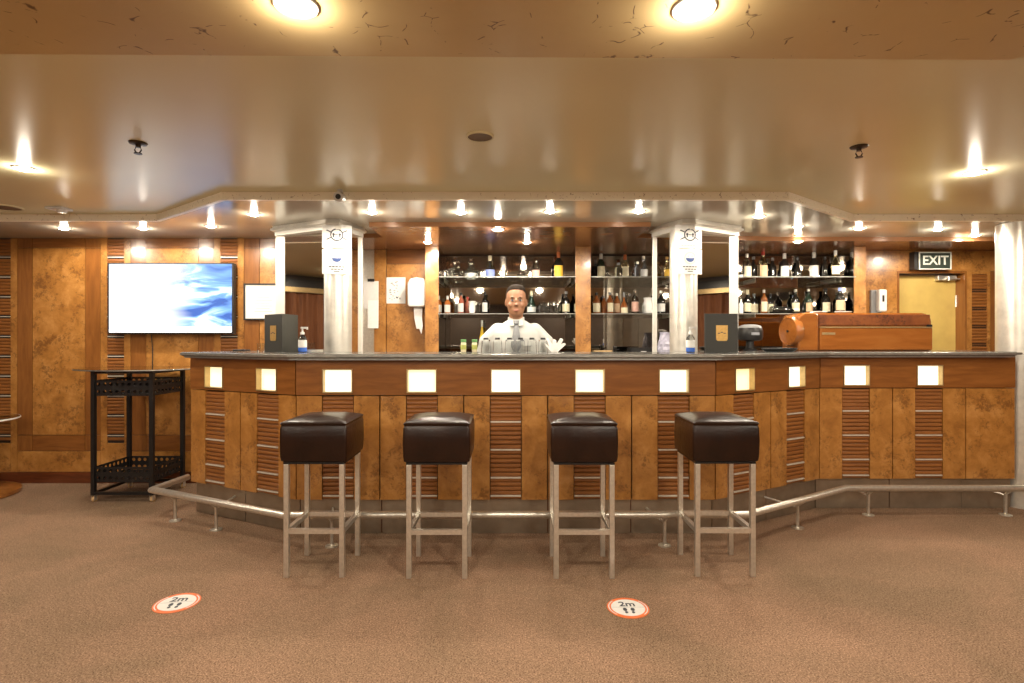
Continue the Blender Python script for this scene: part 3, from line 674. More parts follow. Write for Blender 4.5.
# ---- glasses
def tumbler(x, Z, zb, r, h, label, inverted=False, mat='clear', foot=None):
    t = thing('tumbler', label, 'glass', (x, Z, zb), 0, 'glasses behind the bar')
    pr = [(.0005, 0), (r*.86, 0), (r, h), (r*.92, h), (r*.80, h*.12), (.0005, h*.10)]
    if inverted: pr = [(a, h-b) for a, b in pr][::-1]
    obj('bowl', MB().lathe(pr, seg=16, cap=False), M[mat], t, True)
    if foot: obj('base', MB().lathe([(r*.55, 0), (r*.5, .014)], (0, 0, h+.0003 if inverted else -.018), 16), M[foot], t, True)
    return t
for k, (x, Z_) in enumerate(((446.5, 5.22), (449.5, 5.08))): tumbler(pX(x, Z_), Z_, SH['upper']+.0005, .030, .085, 'clear tumbler, %s from left beside the post, upper shelf' % ORD[k])
for k, x in enumerate((463.5, 480, 504)): tumbler(pX(x, 5.2), 5.2, SH['upper']+.0005, .032, .08, ['clear tumbler between the two crystal decanters', 'clear tumbler right of the wide crystal decanter', 'clear tumbler directly above the bartender\'s forehead, on the upper shelf'][k])
gb = thing('goblet', 'upside-down clear stemmed goblet on the shelf above the bartender', 'glass', (pX(521, 5.2), 5.2, SH['upper']+.0005))
obj('bowl', MB().lathe([(.040, 0), (.042, .03), (.034, .06), (.008, .075), (.005, .078), (.005, .10), (.03, .108), (.03, .110)], seg=16), M['clear'], gb, True)
for k, x in enumerate((542, 547.5, 553, 558.5)): tumbler(pX(x, 5.12), 5.12+.11*(k % 2), SH['lower']+.0005, .030, .11, 'clear tall tumbler, %s of four right of the bartender on the lower shelf' % ORD[k])
tumbler(pX(477.5, 5.2), 5.2, SH['lower']+.0005, .026, .12, 'clear tall tumbler left of the bartender, beside the stack of white cups')
tumbler(pX(641, 5.15), 5.15, SH['lower']+.0005, .024, .10, 'clear tall tumbler beside the white jug on the lower shelf')
for k in range(3):
    z = SH['lower']+.0005+k*.030
    tag(obj('cup', MB().lathe([(.0005, 0), (.022, 0), (.034, .06), (.031, .06), (.020, .006), (.0005, .006)], seg=16, cap=False), M['white'], None, True, loc=(pX(472, 5.15), 5.15, z)), ['white cup at the bottom of the stack left of bartender', 'white cup in the middle of the stack left of bartender', 'white cup on top of the stack left of bartender'][k], 'cup', 'stacked white cups')
jg = thing('jug', 'squat white ceramic jug on the lower shelf left of the right column', 'jug', (pX(648, 5.2), 5.2, SH['lower']+.0005))
obj('body', MB().lathe([(.0005, 0), (.045, 0), (.052, .03), (.05, .08), (.036, .13), (.044, .155), (.04, .155), (.033, .13), (.0005, .12)], seg=20, cap=False), M['white'], jg, True)
obj('handle', MB().tube([(.042, 0, .13), (.075, 0, .125), (.082, 0, .08), (.048, 0, .05)], .006, 8), M['white'], jg, True)
# inverted glasses with dark bases on the bar, in front of the bartender
gp = ['leftmost', 'second from the left', 'third from the left', 'third from the right', 'second from the right', 'rightmost']
for k, x in enumerate((486, 497.5, 509.5, 520.5, 532, 543)):
    tumbler(pX(x, 3.84), 3.84, ZCT+.0005, .034, .086, 'upturned clear glass with dark base before the bartender, %s of six' % gp[k], True, 'thin_glass', 'black_plastic')
for k, x in enumerate((463.5, 474.5)):
    t = thing('jar', ['small jar with green lid and yellow label by the wooden post', 'small jar with green lid and yellow label nearest the bartender'][k], 'jar', (pX(x, 3.84), 3.84, ZCT+.0005), 0, 'green lidded jars')
    obj('body', MB().lathe([(.017, 0), (.019, .004), (.019, .062), (.015, .068)], seg=16), LB['cream'], t, True); obj('lid', MB().lathe([(.019, .0685), (.019, .086), (.017, .088)], seg=16), plain('green_lid', (.12,.30,.10), .5), t, True)
    obj('label', MB().lathe([(.0197, .018), (.0197, .05)], seg=16, cap=False), plain('yellow_green_label', (.45,.48,.12), .6), t, True)
# folded napkin in a glass
nk = thing('napkin', 'folded white napkin fanned out on the bar at the bartender\'s elbow', 'napkin', (pX(554.5, 3.82), 3.82, ZCT+.0005))
nb = MB(); random.seed(3)
for k in range(5):
    a = -1.0+.5*k; l = .10*(1 if k % 2 else .8)
    nb.add([(-.02, -.015, 0), (.02, -.015, 0), (.02, .015, 0), (-.02, .015, 0), (l*math.sin(a)-.010, -.006, .03+l*math.cos(a)*.75), (l*math.sin(a)+.012, -.004, .024+l*math.cos(a)*.7), (l*math.sin(a)+.004, .010, .03+l*math.cos(a)*.72)], [(3,2,1,0), (0,1,5,4), (1,2,5), (2,6,5), (2,3,6), (3,0,4,6), (4,5,6)])
obj('folds', nb, M['towel'], nk)
# ---- small things behind the right half
tag(obj('box', box(-.085, .085, -.06, .06, 0, .05), M['cardboard'], None, bev=.003, loc=(pX(602, 5.1), 5.1, 1.0855)), 'low tan wooden box on the back counter beside the middle post', 'box')
tp = thing('tap', 'curved black tap on the back counter under the amber bottles', 'tap', (pX(614, 5.1), 5.1, 1.0855)); obj('spout', MB().tube([(0,0,0), (0,0,.06), (-.005,-.02,.085), (-.01,-.05,.085), (-.012,-.065,.06)], .008, 8), M['black'], tp, True); obj('base', MB().lathe([(.022,0), (.02,.012)], seg=14), M['black'], tp, True); obj('lever', MB().cyl((0,0,.05), (.05,0,.062), .005), M['black'], tp, True)
bx = thing('card_printer', 'black box shaped printer on the back counter left of the right column', 'printer', (pX(641, 5.12), 5.12, 1.0855)); obj('housing', box(-.115, .115, -.08, .08, 0, .075), M['black_plastic'], bx, bev=.008); obj('paper_slip', box(-.02, .03, -.083, -.0805, .02, .045), M['paper'], bx)
bag = thing('plastic_bag', 'crumpled lavender plastic bag standing behind the right steel column', 'bag', (pX(664, 5.15)+.01, 5.15, 1.0855))
random.seed(11); rings = []
for k in range(9):
    z = .22*k/8; rr = (.055, .07, .075, .072, .068, .062, .055, .045, .05)[k]
    rings.append([Vector((rr*math.cos(2*PI*j/18)*(1+random.uniform(-.16, .16)), rr*.7*math.sin(2*PI*j/18)*(1+random.uniform(-.16, .16)), z)) for j in range(18)])
obj('film', MB().loft(rings), M['lavender'], bag)
gr = thing('coffee_grinder', 'black round bar appliance with grey lid beside the dark square folder', 'appliance', (pX(750, 4.18), 4.18, ZCT+.0005))
obj('base', MB().lathe([(.05, 0), (.05, .012), (.03, .02), (.028, .075)], seg=20), M['black_plastic'], gr, True)
obj('drum', MB().lathe([(.06, .0755), (.085, .085), (.092, .11), (.092, .15), (.084, .175)], seg=24), M['black_plastic'], gr, True)
obj('lid', MB().lathe([(.083, .1755), (.075, .19), (.04, .20), (.0005, .202)], seg=24), CP['grey'], gr, True)
obj('badge', box(-.03, .03, -.095, -.0925, .12, .14), M['grey_ink'], gr)
tr = thing('tray', 'flat black bar tray beside the round end of the orange-brown console', 'tray', (pX(780, 3.97), 3.98, ZCT+.0005)); obj('plate', MB().lathe([(.10, 0), (.125, .014), (.128, .022), (.122, .022), (.10, .006), (.0005, .006)], seg=28, sy=.5, cap=False), M['black_plastic'], tr, True); obj('lip', MB().lathe([(.128, .0225), (.130, .026), (.122, .0225)], seg=28, sy=.5, cap=False), M['black_plastic'], tr, True)
# orange-brown console
cs = thing('console', 'glossy orange-brown wooden console with a rounded drum end on the bar', 'console', (0, 4.17, ZCT+.0005))
xa, xb, H = pX(819, 4.17), pX(933, 4.17), pz(313, 4.17)-ZCT
prof = [(xa, 0), (xb, 0), (xb, H-.07)]+[(xb-.07+.07*math.cos(a), H-.07+.07*math.sin(a)) for a in (PI/8, PI/4, 3*PI/8, PI/2)]+[(xa, H)]
def front_prism(pts, y0, y1):
    n = len(pts); return MB().add([(p[0], y0, p[1]) for p in pts]+[(p[0], y1, p[1]) for p in pts], [tuple(range(n)), tuple(range(2*n-1, n-1, -1))]+[(i, n+i, n+(i+1) % n, (i+1) % n) for i in range(n)])
obj('carcass', front_prism(prof, .012, .255), M['orange_wood'], cs, bev=.008)
obj('burl_band', box(xa+.004, xb-.02, 0, .0115, H-.095, H-.012), M['burl_dark'], cs, bev=.003)
dp = obj('drop_panel', box(xa+.006, xb-.006, -.004, .0115, .008, H-.115), M['orange_wood'], cs, bev=.005)
obj('metal_strip', box(xa+.006, xb-.01, -.008, .0115, H-.113, H-.104), M['brass'], cs)
obj('badge', box(xa+.02, xa+.12, -.0065, -.0045, H-.165, H-.148), M['brass'], dp)
obj('latch', box(xb-.05, xb-.012, -.010, -.0005, H-.104, H-.088), M['black'], cs)
x2 = pX(801, 4.17)
ap = [(x2-.02, 0), (xa-.002, 0), (xa-.002, H-.01), (xa-.03, H+.004), (x2+.03, H+.004), (x2-.02, H-.03)]
obj('end_block', front_prism(ap, -.004, .255), M['orange_wood'], cs, True, bev=.012)
dm = Matrix.Translation((x2-.062, -.03+.10, .150)) @ Matrix.Rotation(math.radians(9), 4, 'Z') @ Matrix.Rotation(-PI/2, 4, 'Y')
obj('drum_end', MB().lathe([(.112, -.05), (.112, -.004), (.106, .006), (.100, .006), (.095, .001), (.02, .004), (.0005, .004)], seg=36, m=dm), M['orange_wood'], cs, True)
obj('drum_knob', MB().lathe([(.009, .0045), (.009, .010), (.005, .012)], seg=12, m=dm), M['black'], cs, True)
for k, x in enumerate((819, 843)):
    tag(obj('saucer', MB().lathe([(.0005, 0), (.035, 0), (.062, .014), (.060, .016), (.034, .005), (.0005, .005)], seg=24, cap=False), M['white'], None, True, loc=(pX(x, 4.3), 4.30, ZCT+H+.001)), ['white saucer on the console, nearer the drum end', 'white saucer on the console, nearer the wooden post'][k], 'saucer', 'white saucers')
# menu folders and sanitiser
def emblem(w, h):
    n = 8; pts = [(-w/2, h/2), (-w/2, -h*.32)]+[(-w/2+w*.16*(1-math.cos(a)), -h*.32-h*.18*math.sin(a)) for a in (PI/6, PI/3, PI/2)]+[(w/2-w*.16*(1-math.cos(a)), -h*.32-h*.18*math.sin(a)) for a in (PI/2, PI/3, PI/6)]+[(w/2, -h*.32), (w/2, h/2)]
    return front_prism(pts, -.0015, -.0002)
def folder(label, loc, rot, opening):
    t = thing('menu_folder', label, 'folder', loc, rot, 'menu folders on the bar')
    w, h = .225, .262
    f = obj('front_cover', box(0, w, 0, .005, 0, h), M['folder'], t, bev=.0015)
    e = obj('emblem', emblem(.078, .105), M['gold'], f, loc=(w*.52, 0, h*.50))
    obj('emblem_mark', join(*[MB().box(-.028+.019*k, -.012+.019*k, -.0022, -.0016, -.004+.006*(k % 2), .002+.006*(k % 2)) for k in range(3)]), M['ink'], f, loc=(w*.52, 0, h*.50))
    b = obj('back_cover', box(0, w, -.005, 0, 0, h), M['folder'], t, bev=.0015); b.rotation_euler.z = opening
    obj('pages', box(.01, w-.01, .0055, .010, .008, h-.008), M['paper'], t)
    return t
folder('dark menu folder with gold emblem facing front on the right, by the right column', (pX(704.5, 3.70), 3.70, ZCT+.0005), 0, math.radians(38))
fl = folder('dark menu folder with gold emblem standing open on the left wing of the bar', (0, 0, ZCT+.0005), 0, 0)
fl.location = (pX(281.5, 3.72), 3.72, ZCT+.0005)
# left folder: spine towards the camera, covers splayed to either side
for ch in list(fl.children):
    if ch.name.startswith('front_cover'):
        for v in ch.data.vertices: v.co.x -= .225
        for g in ch.children: g.location.x -= .225
        ch.rotation_euler.z = math.radians(-38)
    elif ch.name.startswith('back_cover'): ch.rotation_euler.z = math.radians(85)
    elif ch.name.startswith('pages'): bpy.data.objects.remove(ch)
def sanitiser(label, loc):
    t = thing('sanitiser_bottle', label, 'bottle', loc, 0, 'hand sanitiser pump bottles')
    obj('body', MB().lathe([(.026, 0), (.029, .004), (.029, .085), (.026, .10), (.013, .115), (.013, .122)], seg=20, sy=.75), M['clear'], t, True)
    obj('label', MB().lathe([(.0294, .034), (.0294, .084)], seg=20, sy=.76, cap=False), M['paper'], t, True)
    obj('blue_band', MB().lathe([(.0294, .006), (.0294, .033)], seg=20, sy=.76, cap=False), M['blue_gel'], t, True)
    p = obj('pump', MB().lathe([(.014, .1225), (.014, .138), (.006, .140), (.006, .162)], seg=14), M['white'], t, True)
    obj('nozzle', MB().box(-.010, .036, -.007, .007, .1625, .174).box(.028, .036, -.005, .005, .155, .1625), M['white'], p)
    return t
sa = sanitiser('hand sanitiser pump bottle by the left steel column', (pX(302.5, 3.78), 3.78, ZCT+.0005))
dup(sa, (pX(690.5, 3.74), 3.74, ZCT+.0005), 'hand sanitiser pump bottle by the right steel column')
tumbler(pX(261, 4.0), 4.0, ZCT+.0005, .028, .06, 'small clear tumbler on the left wing beside the open menu folder')
ky = thing('bottle_opener', 'small black opener lying on the left end of the bar', 'opener', (pX(240, 4.02), 4.02, ZCT+.0005)); obj('handle', MB().tube([(-.05, 0, .008), (.03, .01, .009)], .007, 8), M['black'], ky, True); obj('ring', MB().tube([(.03+.018*math.cos(a)+.018, .01+.018*math.sin(a), .009) for a in [PI+2*PI*i/12 for i in range(13)]], .005, 8), M['black'], ky, True)
cz = thing('coaster_tray', 'low steel tray on the bar in front of the left mirror', 'tray', (pX(312, 3.82), 3.845, ZCT+.0005)); obj('plate', box(-.06, .06, -.035, .035, 0, .008), M['steel'], cz, bev=.002); obj('rim', MB().box(-.06, .06, -.035, -.031, .0085, .016).box(-.06, .06, .031, .035, .0085, .016), M['steel'], cz)
# ================================================================== WALL THINGS
tv = thing('television', 'flat television showing a blue and white picture on the panelled left wall', 'television', ((X4(0)*0)+pX(171, 4.67), 4.67, pz(334, 4.67)))
tw, th = (234-108.5)*4.67/F/2, (334-263)*4.67/F
obj('housing', box(-tw, tw, 0, .045, 0, th), M['black_plastic'], tv, bev=.004)
bz = .009
tb = MB(); tb.box(-tw, tw, -.006, -.0003, 0, bz*1.5).box(-tw, tw, -.006, -.0003, th-bz, th).box(-tw, -tw+bz, -.006, -.0003, bz*1.5, th-bz).box(tw-bz*1.5, tw, -.006, -.0003, bz*1.5, th-bz)
obj('bezel', tb, M['black_plastic'], tv)
sc = obj('screen', box(-tw+bz, tw-bz*1.5, -.003, -.0004, bz*1.5, th-bz), M['screen'], tv)
obj('ticker', box(-tw+bz, tw-bz*1.5, -.0038, -.0031, .042, .066), M['ticker'], sc)
obj('ticker_strip', box(-tw+bz, tw-bz*1.5, -.0038, -.0031, bz*1.5, .0415), M['ticker_white'], sc)
obj('ticker_caption', MB().box(-tw+.125, -tw+.36, -.0044, -.0039, .041, .067), M['ticker_white'], sc)
obj('ticker_lettering', join(*[MB().box(-tw+.215+k*.045, -tw+.25+k*.045, -.0049, -.0045, .050, .056) for k in range(3)]), M['ticker_text'], sc)
obj('wall_mount', box(-.2, .2, .0455, ZW-4.67-.001, .2, .4), M['black'], tv)
random.seed(5)
tag(obj('power_cable', MB().tube([(pX(151, 4.72)+.012*math.sin(k*1.1), 4.725, 1.28-k*.128) for k in range(11)], .004, 6), M['black_plastic'], None, True), 'thin black cable hanging from the television down the wall', 'cable')
pf = thing('picture_frame', 'black framed white certificate on the wall behind the left column', 'frame', (pX(244, 4.72), 4.722, pz(320, 4.72)))
fw, fh = .40, (320-283.5)*4.72/F
obj('frame', MB().box(0, fw, -.012, .008, 0, .012).box(0, fw, -.012, .008, fh-.012, fh).box(0, .012, -.012, .008, .012, fh-.012).box(fw-.012, fw, -.012, .008, .012, fh-.012), M['black_plastic'], pf)
pp = obj('certificate', box(.012, fw-.012, -.002, .007, .012, fh-.012), M['paper'], pf)
obj('print', join(*[MB().box(.09+.012*(k % 3), .24-.02*(k % 2), -.0028, -.0021, .07+k*.024, .0745+k*.024) for k in range(8)]), M['grey_ink'], pp)
nt_ = thing('wall_notice', 'small printed white notice on the burl panel left of the towel dispenser', 'notice', (pX(396, ZB), ZB-.003, pz(303.5, ZB)))
obj('sheet', box(-.089, .089, -.001, .0025, 0, .245), M['paper'], nt_)
random.seed(9); obj('print', join(*[MB().box(x, x+random.uniform(.006, .02), -.0018, -.0011, z, z+.005) for x, z in [(random.uniform(-.065, .045), random.uniform(.03, .21)) for _ in range(34)]]), M['ink'], nt_)
td = thing('towel_dispenser', 'white paper towel dispenser with hanging towel beside the wooden post', 'dispenser', (-.873, ZB-.001, pz(307, 5.06)))
dh = .27
obj('cover', front_prism([(-.085, .02), (-.07, 0), (.07, 0), (.085, .02), (.085, dh-.04), (.06, dh-.008), (0, dh), (-.06, dh-.01), (-.085, dh-.05)], -.13, -.001), M['white'], td, True, bev=.012)
obj('paper_towel', MB().add([(x, y, z) for y in (-.075, -.071) for x, z in ((-.035, .0), (.045, .0), (.04, -.10), (.05, -.17), (.035, -.25), (.015, -.20), (-.01, -.20), (-.03, -.10))], [tuple(range(7, -1, -1)), tuple(range(8, 16))]+[(i, (i+1) % 8, 8+(i+1) % 8, 8+i) for i in range(8)]), M['towel'], td)
hp = thing('hanging_towel', 'white paper sheets hanging behind the left steel column', 'paper', (pX(355, 4.6), 5.125, 1.42))
obj('sheet', box(-.07, .07, -.003, .0, .10, .36), M['paper'], hp); obj('lower_sheet', box(-.03, .07, -.006, -.0035, -.08, .18), M['towel'], hp); obj('clip', box(-.03, .03, -.010, .028, .355, .38), M['black'], hp)
sd = thing('soap_dispenser', 'white and grey soap dispenser on the burl wall left of the exit door', 'dispenser', (pX(875, ZR), ZR, pz(315, ZR)))
obj('back_plate', box(-.055, .045, -.03, -.001, .0, .235), CP['grey'], sd, bev=.006); obj('cover', box(-.015, .06, -.085, -.031, .03, .235), M['white'], sd, bev=.012); obj('window', box(.012, .03, -.088, -.0855, .12, .18), M['black_plastic'], sd); obj('drip_tray', box(-.04, .06, -.085, -.031, 0, .012), M['white'], sd)
ex = thing('exit_sign', 'dark green EXIT sign hanging above the mustard door', 'sign', (pX(935, 5.12), 5.12, pz(269.5, 5.12)))
ew, eh = (951-918.5)*5.12/F/2, (269.5-252)*5.12/F
obj('box', box(-ew-.03, ew, .012, ZR-5.12-.001, .003, eh+.004), M['black_plastic'], ex)
obj('face', box(-ew, ew, 0, .0115, 0, eh), M['exit_green'], ex)
obj('border', MB().box(-ew, ew, -.004, -.0003, 0, .010).box(-ew, ew, -.004, -.0003, eh-.010, eh).box(-ew, -ew+.010, -.004, -.0003, .010, eh-.010).box(ew-.010, ew, -.004, -.0003, .010, eh-.010), M['exit_white'], ex)
me = text_mesh('EXIT', .118, .001, .0018); lt = link('lettering', me, M['exit_white'], ex); lt.location = (.002, -.003, eh/2); lt.rotation_euler = (PI/2, 0, 0)
# ================================================================== CART AND SIDE TABLE
ca = thing('bar_trolley', 'black metal two-shelf trolley with perforated baskets and glass top under the television', 'trolley', (-2.965, 4.385, 0))
hx, hy, pr_ = .222, .195, .014
for sx in (-1, 1):
    for sy in (-1, 1):
        obj('post', box(sx*hx-pr_, sx*hx+pr_, sy*hy-pr_, sy*hy+pr_, .055, 1.0), M['black'], ca)
        w = obj('caster', MB().cyl((sx*hx-.009, sy*hy+.012, .022), (sx*hx+.009, sy*hy+.012, .022), .022, seg=18), M['cardboard'], ca, True); obj('fork', MB().box(sx*hx-.013, sx*hx-.010, sy*hy-.01, sy*hy+.02, .015, .054).box(sx*hx+.010, sx*hx+.013, sy*hy-.01, sy*hy+.02, .015, .054), M['steel'], w)
def frame(z0, z1):
    for s in (-1, 1):
        obj('crossbar', box(-hx+pr_, hx-pr_, s*hy-.010, s*hy+.010, z0, z1), M['black'], ca); obj('crossbar', box(s*hx-.010, s*hx+.010, -hy+pr_, hy-pr_, z0, z1), M['black'], ca)
frame(.057, .078); frame(.978, 1.0)
def perforated(L, h, nx, nz):                         # plate in x-z with round holes, centred on x
    mb = MB(); cw, chh = L/nx, h/nz; R = min(cw, chh)*.30; K = 12
    for i in range(nx):
        for j in range(nz):
            cx_, cz_ = -L/2+(i+.5)*cw, (j+.5)*chh; outer = []; inner = []
            for k in range(K):
                a = 2*PI*k/K; c, s = math.cos(a), math.sin(a); q = min(cw/2/max(abs(c), 1e-6), chh/2/max(abs(s), 1e-6))
                outer.append((cx_+c*q, 0, cz_+s*q)); inner.append((cx_+R*c, 0, cz_+R*s))
            # corners
            o = len(mb.v); vs = outer+inner; fs = [(k, (k+1) % K, K+(k+1) % K, K+k) for k in range(K)]
            for sx in (-1, 1):
                for sz in (-1, 1):
                    a = math.atan2(sz*chh/2, sx*cw/2) % (2*PI); k = int(a/(2*PI/K)); vs.append((cx_+sx*cw/2, 0, cz_+sz*chh/2)); fs.append((k, len(vs)-1, (k+1) % K))
            mb.add(vs, fs)
    return mb
for zb in (.153, .812):
    for s in (-1, 1):
        o = obj('perforated_panel', perforated(2*(hx-pr_), .115, 9, 2), M['black'], ca, loc=(0, s*hy, zb)); md = o.modifiers.new('thickness', 'SOLIDIFY'); md.thickness = .003
        o = obj('perforated_panel', perforated(2*(hy-pr_), .115, 8, 2), M['black'], ca, loc=(s*hx, 0, zb), rotz=PI/2); md = o.modifiers.new('thickness', 'SOLIDIFY'); md.thickness = .003
    obj('shelf_plate', box(-hx+.003, hx-.003, -hy+.003, hy-.003, zb-.004, zb-.0005), M['black'], ca)
obj('glass_top', MB().lathe([(.995, 0), (1, .003), (1, .009), (.995, .012)], (0, 0, 1.001), 48, .475, .33), M['table_glass'], ca, True)
obj('glass_rim', MB().lathe([(1.001, .002), (1.004, .006), (1.001, .010)], (0, 0, 1.001), 48, .475, .33, cap=False), M['counter_edge'], ca, True)
sd = thing('side_table', 'round glass side table with wooden base at the left edge', 'table', (-4.31, 4.3, 0))
obj('base', MB().lathe([(.33, 0), (.36, .008), (.36, .035), (.34, .045)], seg=48), M['mahogany'], sd, True); obj('stem', MB().lathe([(.03, .0455), (.03, .60)], seg=20), M['steel'], sd, True)
obj('glass_top', MB().lathe([(.345, .6005), (.35, .604), (.35, .61), (.345, .614)], seg=48), M['table_glass'], sd, True)
obj('glass_rim', MB().lathe([(.351, .601), (.3535, .607), (.351, .613)], seg=48, cap=False), M['white'], sd, True)
# ================================================================== FLOOR STICKERS
def sticker(label, x, y, r, rot):
    t = thing('floor_sticker', label, 'sticker', (x, y, 0), rot, 'distance stickers on the carpet')
    obj('orange_ring', MB().lathe([(r, 0), (r, .002)], seg=40), M['orange_ring'], t)
    d = obj('white_disc', MB().lathe([(r*.80, .0021), (r*.80, .003)], seg=40), M['paper'], t)
    def arc(rr, w, a0, a1):
        g = ring_drawing(rr, w, 16, (0,0), a0, a1); return MB().add([(v[0], v[2], .0026) for v in g.v], g.f)
    obj('ring_arcs', join(arc(r*.93, r*.05, -.8, .8), arc(r*.93, r*.05, PI-.8, PI+.8)), M['paper'], t)  # white arcs on the left and right of the orange ring
    me = text_mesh('2m', r*.62, .0003, .0012); o = link('lettering', me, M['ink'], t); o.location = (0, r*.30, .0036)
    obj('line', box(-r*.76, r*.76, -.0006, .0006, .0031, .0036), M['grey_ink'], t, loc=(0, r*.02, 0))
    for s in (-1, 1):
        obj('footprint', MB().lathe([(r*.115, .0031), (r*.115, .0037)], (s*r*.18, -r*.20, 0), 14, .85, 1.35).lathe([(r*.085, .0031), (r*.085, .0037)], (s*r*.16, -r*.47, 0), 12, .9, 1.1), M['ink'], t)
sticker('round orange and white 2m floor sticker on the left carpet', -1.58, 2.594, .10, .16)
sticker('round orange and white 2m floor sticker right of centre on the carpet', .537, 2.546, .097, 0)
# ================================================================== CEILING FIXTURES
def downlight_at(x, y, z, label, power=1.0, r=.036):
    t = thing('downlight', label, 'ceiling light', (x, y, z), 0, 'recessed ceiling downlights')
    obj('ring', MB().lathe([(r+.003, -.001), (r+.003, -.006), (r+.014, -.005), (r+.016, 0), (r+.003, -.001)], seg=28, cap=False), M['white'], t, True)
    obj('lens', MB().lathe([(.0005, -.016), (r*.5, -.0145), (r*.85, -.011), (r+.002, -.0065), (r+.002, -.001)], seg=24, cap=False), M['lens'], t, True)
    ld = bpy.data.lights.new('lamp', 'SPOT'); ld.energy = LAMP_W*power; ld.color = LAMP_COL; ld.shadow_soft_size = r; ld.spot_size = math.radians(179); ld.spot_blend = .22
    lo = bpy.data.objects.new('lamp', ld); C.objects.link(lo); lo.parent = t; lo.location = (0, 0, -.03)
    lb = bpy.data.lights.new('lamp_spill', 'POINT'); lb.energy = LAMP_W*power*.10; lb.color = LAMP_COL; lb.shadow_soft_size = .02   # light leaving the domed lens sideways
    lp = bpy.data.objects.new('lamp_spill', lb); C.objects.link(lp); lp.parent = t; lp.location = (0, 0, -.026)
    return t
def pl(x, y, H):
    Z = (H-CAMZ)*F/(HY-y); return pX(x, Z), Z
for k, (x, y) in enumerate(((296, 5), (694, 8))):
    X, Z = pl(x, y, HS); downlight_at(X, Z, HS, ['bright downlight at the top left in the gold flecked soffit', 'bright downlight at the top right in the gold flecked soffit'][k], 1.3, .040)
for k, (x, y) in enumerate(((24, 168), (975, 172))):
    X, Z = pl(x, y, HC); downlight_at(X, Z, HC, ['downlight in the tan ceiling at the far left', 'downlight in the tan ceiling at the far right'][k], 1.1)
row1 = ((64,228), (143,228), (211,226), (254,214), (372,212), (461,212), (550,211), (639,211), (759,216), (798,226), (859,228), (938,229), (975,235))
for k, (x, y) in enumerate(row1):
    X, Z = pl(x, y, HG); downlight_at(X, Z, HG, '%s downlight from the left in the grey canopy over the bar' % ORD[k], .6, .028)
row2 = ((428,242,'downlight in the brown ceiling above the left wooden post'), (498,229,'large bright downlight in the brown ceiling in front of the bartender'), (527,242,'downlight in the brown ceiling just above the bartender'), (798,241,'downlight in the brown ceiling over the right bottle shelves'))
for x, y, lb in row2:
    X, Z = pl(x, y, HB); downlight_at(X, Z, HB, lb, .8 if x == 498 else .5, .036 if x == 498 else .026)
k = 0
for y in (.2, -1.2, -2.5):  # rows of invented downlights outside the view, added to light the closed room
    for x in (-3.4, -1.2, 1.2, 3.0):
        z = HS; downlight_at(x, y, z, 'added downlight in the soffit, outside the view, %s' % ORD[k], 1.1); k += 1
for x, y in ((-4.2, 2.3), (4.2, 2.3), (4.4, .2)): downlight_at(x, y, HC if y > 1.7 or x > 3.2 else HS, 'added unseen downlight in the tan ceiling near the side wall, %s' % ('left' if x < 0 else ('right front' if y > 1 else 'right rear')), 1.1)  # more invented lamps, out of view at the sides, for extra light
M['bronze'] = plain('dark_bronze', (.06,.045,.03), .4, .7)
def sprinkler(label, x, y):
    M = dict(globals()['M'], brass=globals()['M']['bronze'])
    t = thing('sprinkler', label, 'sprinkler', (x, y, HC))
    obj('rosette', MB().lathe([(.040, 0), (.036, -.006), (.014, -.010)], seg=20), M['brass'], t, True); b = obj('body', MB().lathe([(.012, -.0105), (.010, -.022)], seg=12), M['brass'], t, True)
    obj('yoke', MB().tube([(-.010, 0, -.020), (-.016, 0, -.033), (-.006, 0, -.048)], .003, 6).tube([(.010, 0, -.020), (.016, 0, -.033), (.006, 0, -.048)], .003, 6), M['brass'], t, True)
    obj('deflector', MB().lathe([(.017, -.052), (.017, -.0485)], seg=14), M['brass'], t)
sprinkler('brass ceiling sprinkler on the left, above the television', pX(138, 2.55), 2.55); sprinkler('brass ceiling sprinkler on the right side of the tan ceiling', pX(859, 2.6), 2.6)
def speaker_disc(name, label, cat, x, y, r):
    t = thing(name, label, cat, (x, y, HC)); obj('rim', MB().lathe([(r*1.14, 0), (r*1.14, -.004), (r, -.008), (r, -.002)], seg=32, cap=False), M['ceiling'], t, True); g = obj('grille', MB().lathe([(r, -.001), (r, -.005)], seg=32), plain('grille_'+name, (.17,.11,.06), .6, .2), t)
X, Z = pl(480, 136, HC); speaker_disc('ceiling_speaker', 'small round brown speaker grille in the middle of the tan ceiling', 'speaker', X, Z, .055)
X, Z = pl(5, 207, HC); speaker_disc('ceiling_vent', 'flat round vent in the ceiling at the left edge', 'vent', X, Z, .09)
X, Z = pl(59, 208, HC); t = thing('smoke_detector', 'small white box detector on the ceiling by the left trim', 'detector', (X, Z, HC)); obj('base', box(-.06, .06, -.05, .05, -.014, 0), M['white'], t, bev=.004); obj('sensor', MB().lathe([(.03, -.0145), (.03, -.026), (.024, -.034)], (.02, 0, 0), 18), M['white'], t, True)
X = pX(340, 3.36); t = thing('security_camera', 'small white security camera under the ceiling trim above the left column', 'camera', (X, 3.36, HC)); obj('mount', MB().lathe([(.018, 0), (.018, -.014)], seg=16), M['white'], t, True); cb = obj('housing', MB().cyl((0, .02, -.042), (0, -.035, -.050), .030, seg=20), M['white'], t, True); obj('lens', MB().cyl((0, -.0352, -.050), (0, -.040, -.0507), .016, seg=16), M['black_plastic'], cb)
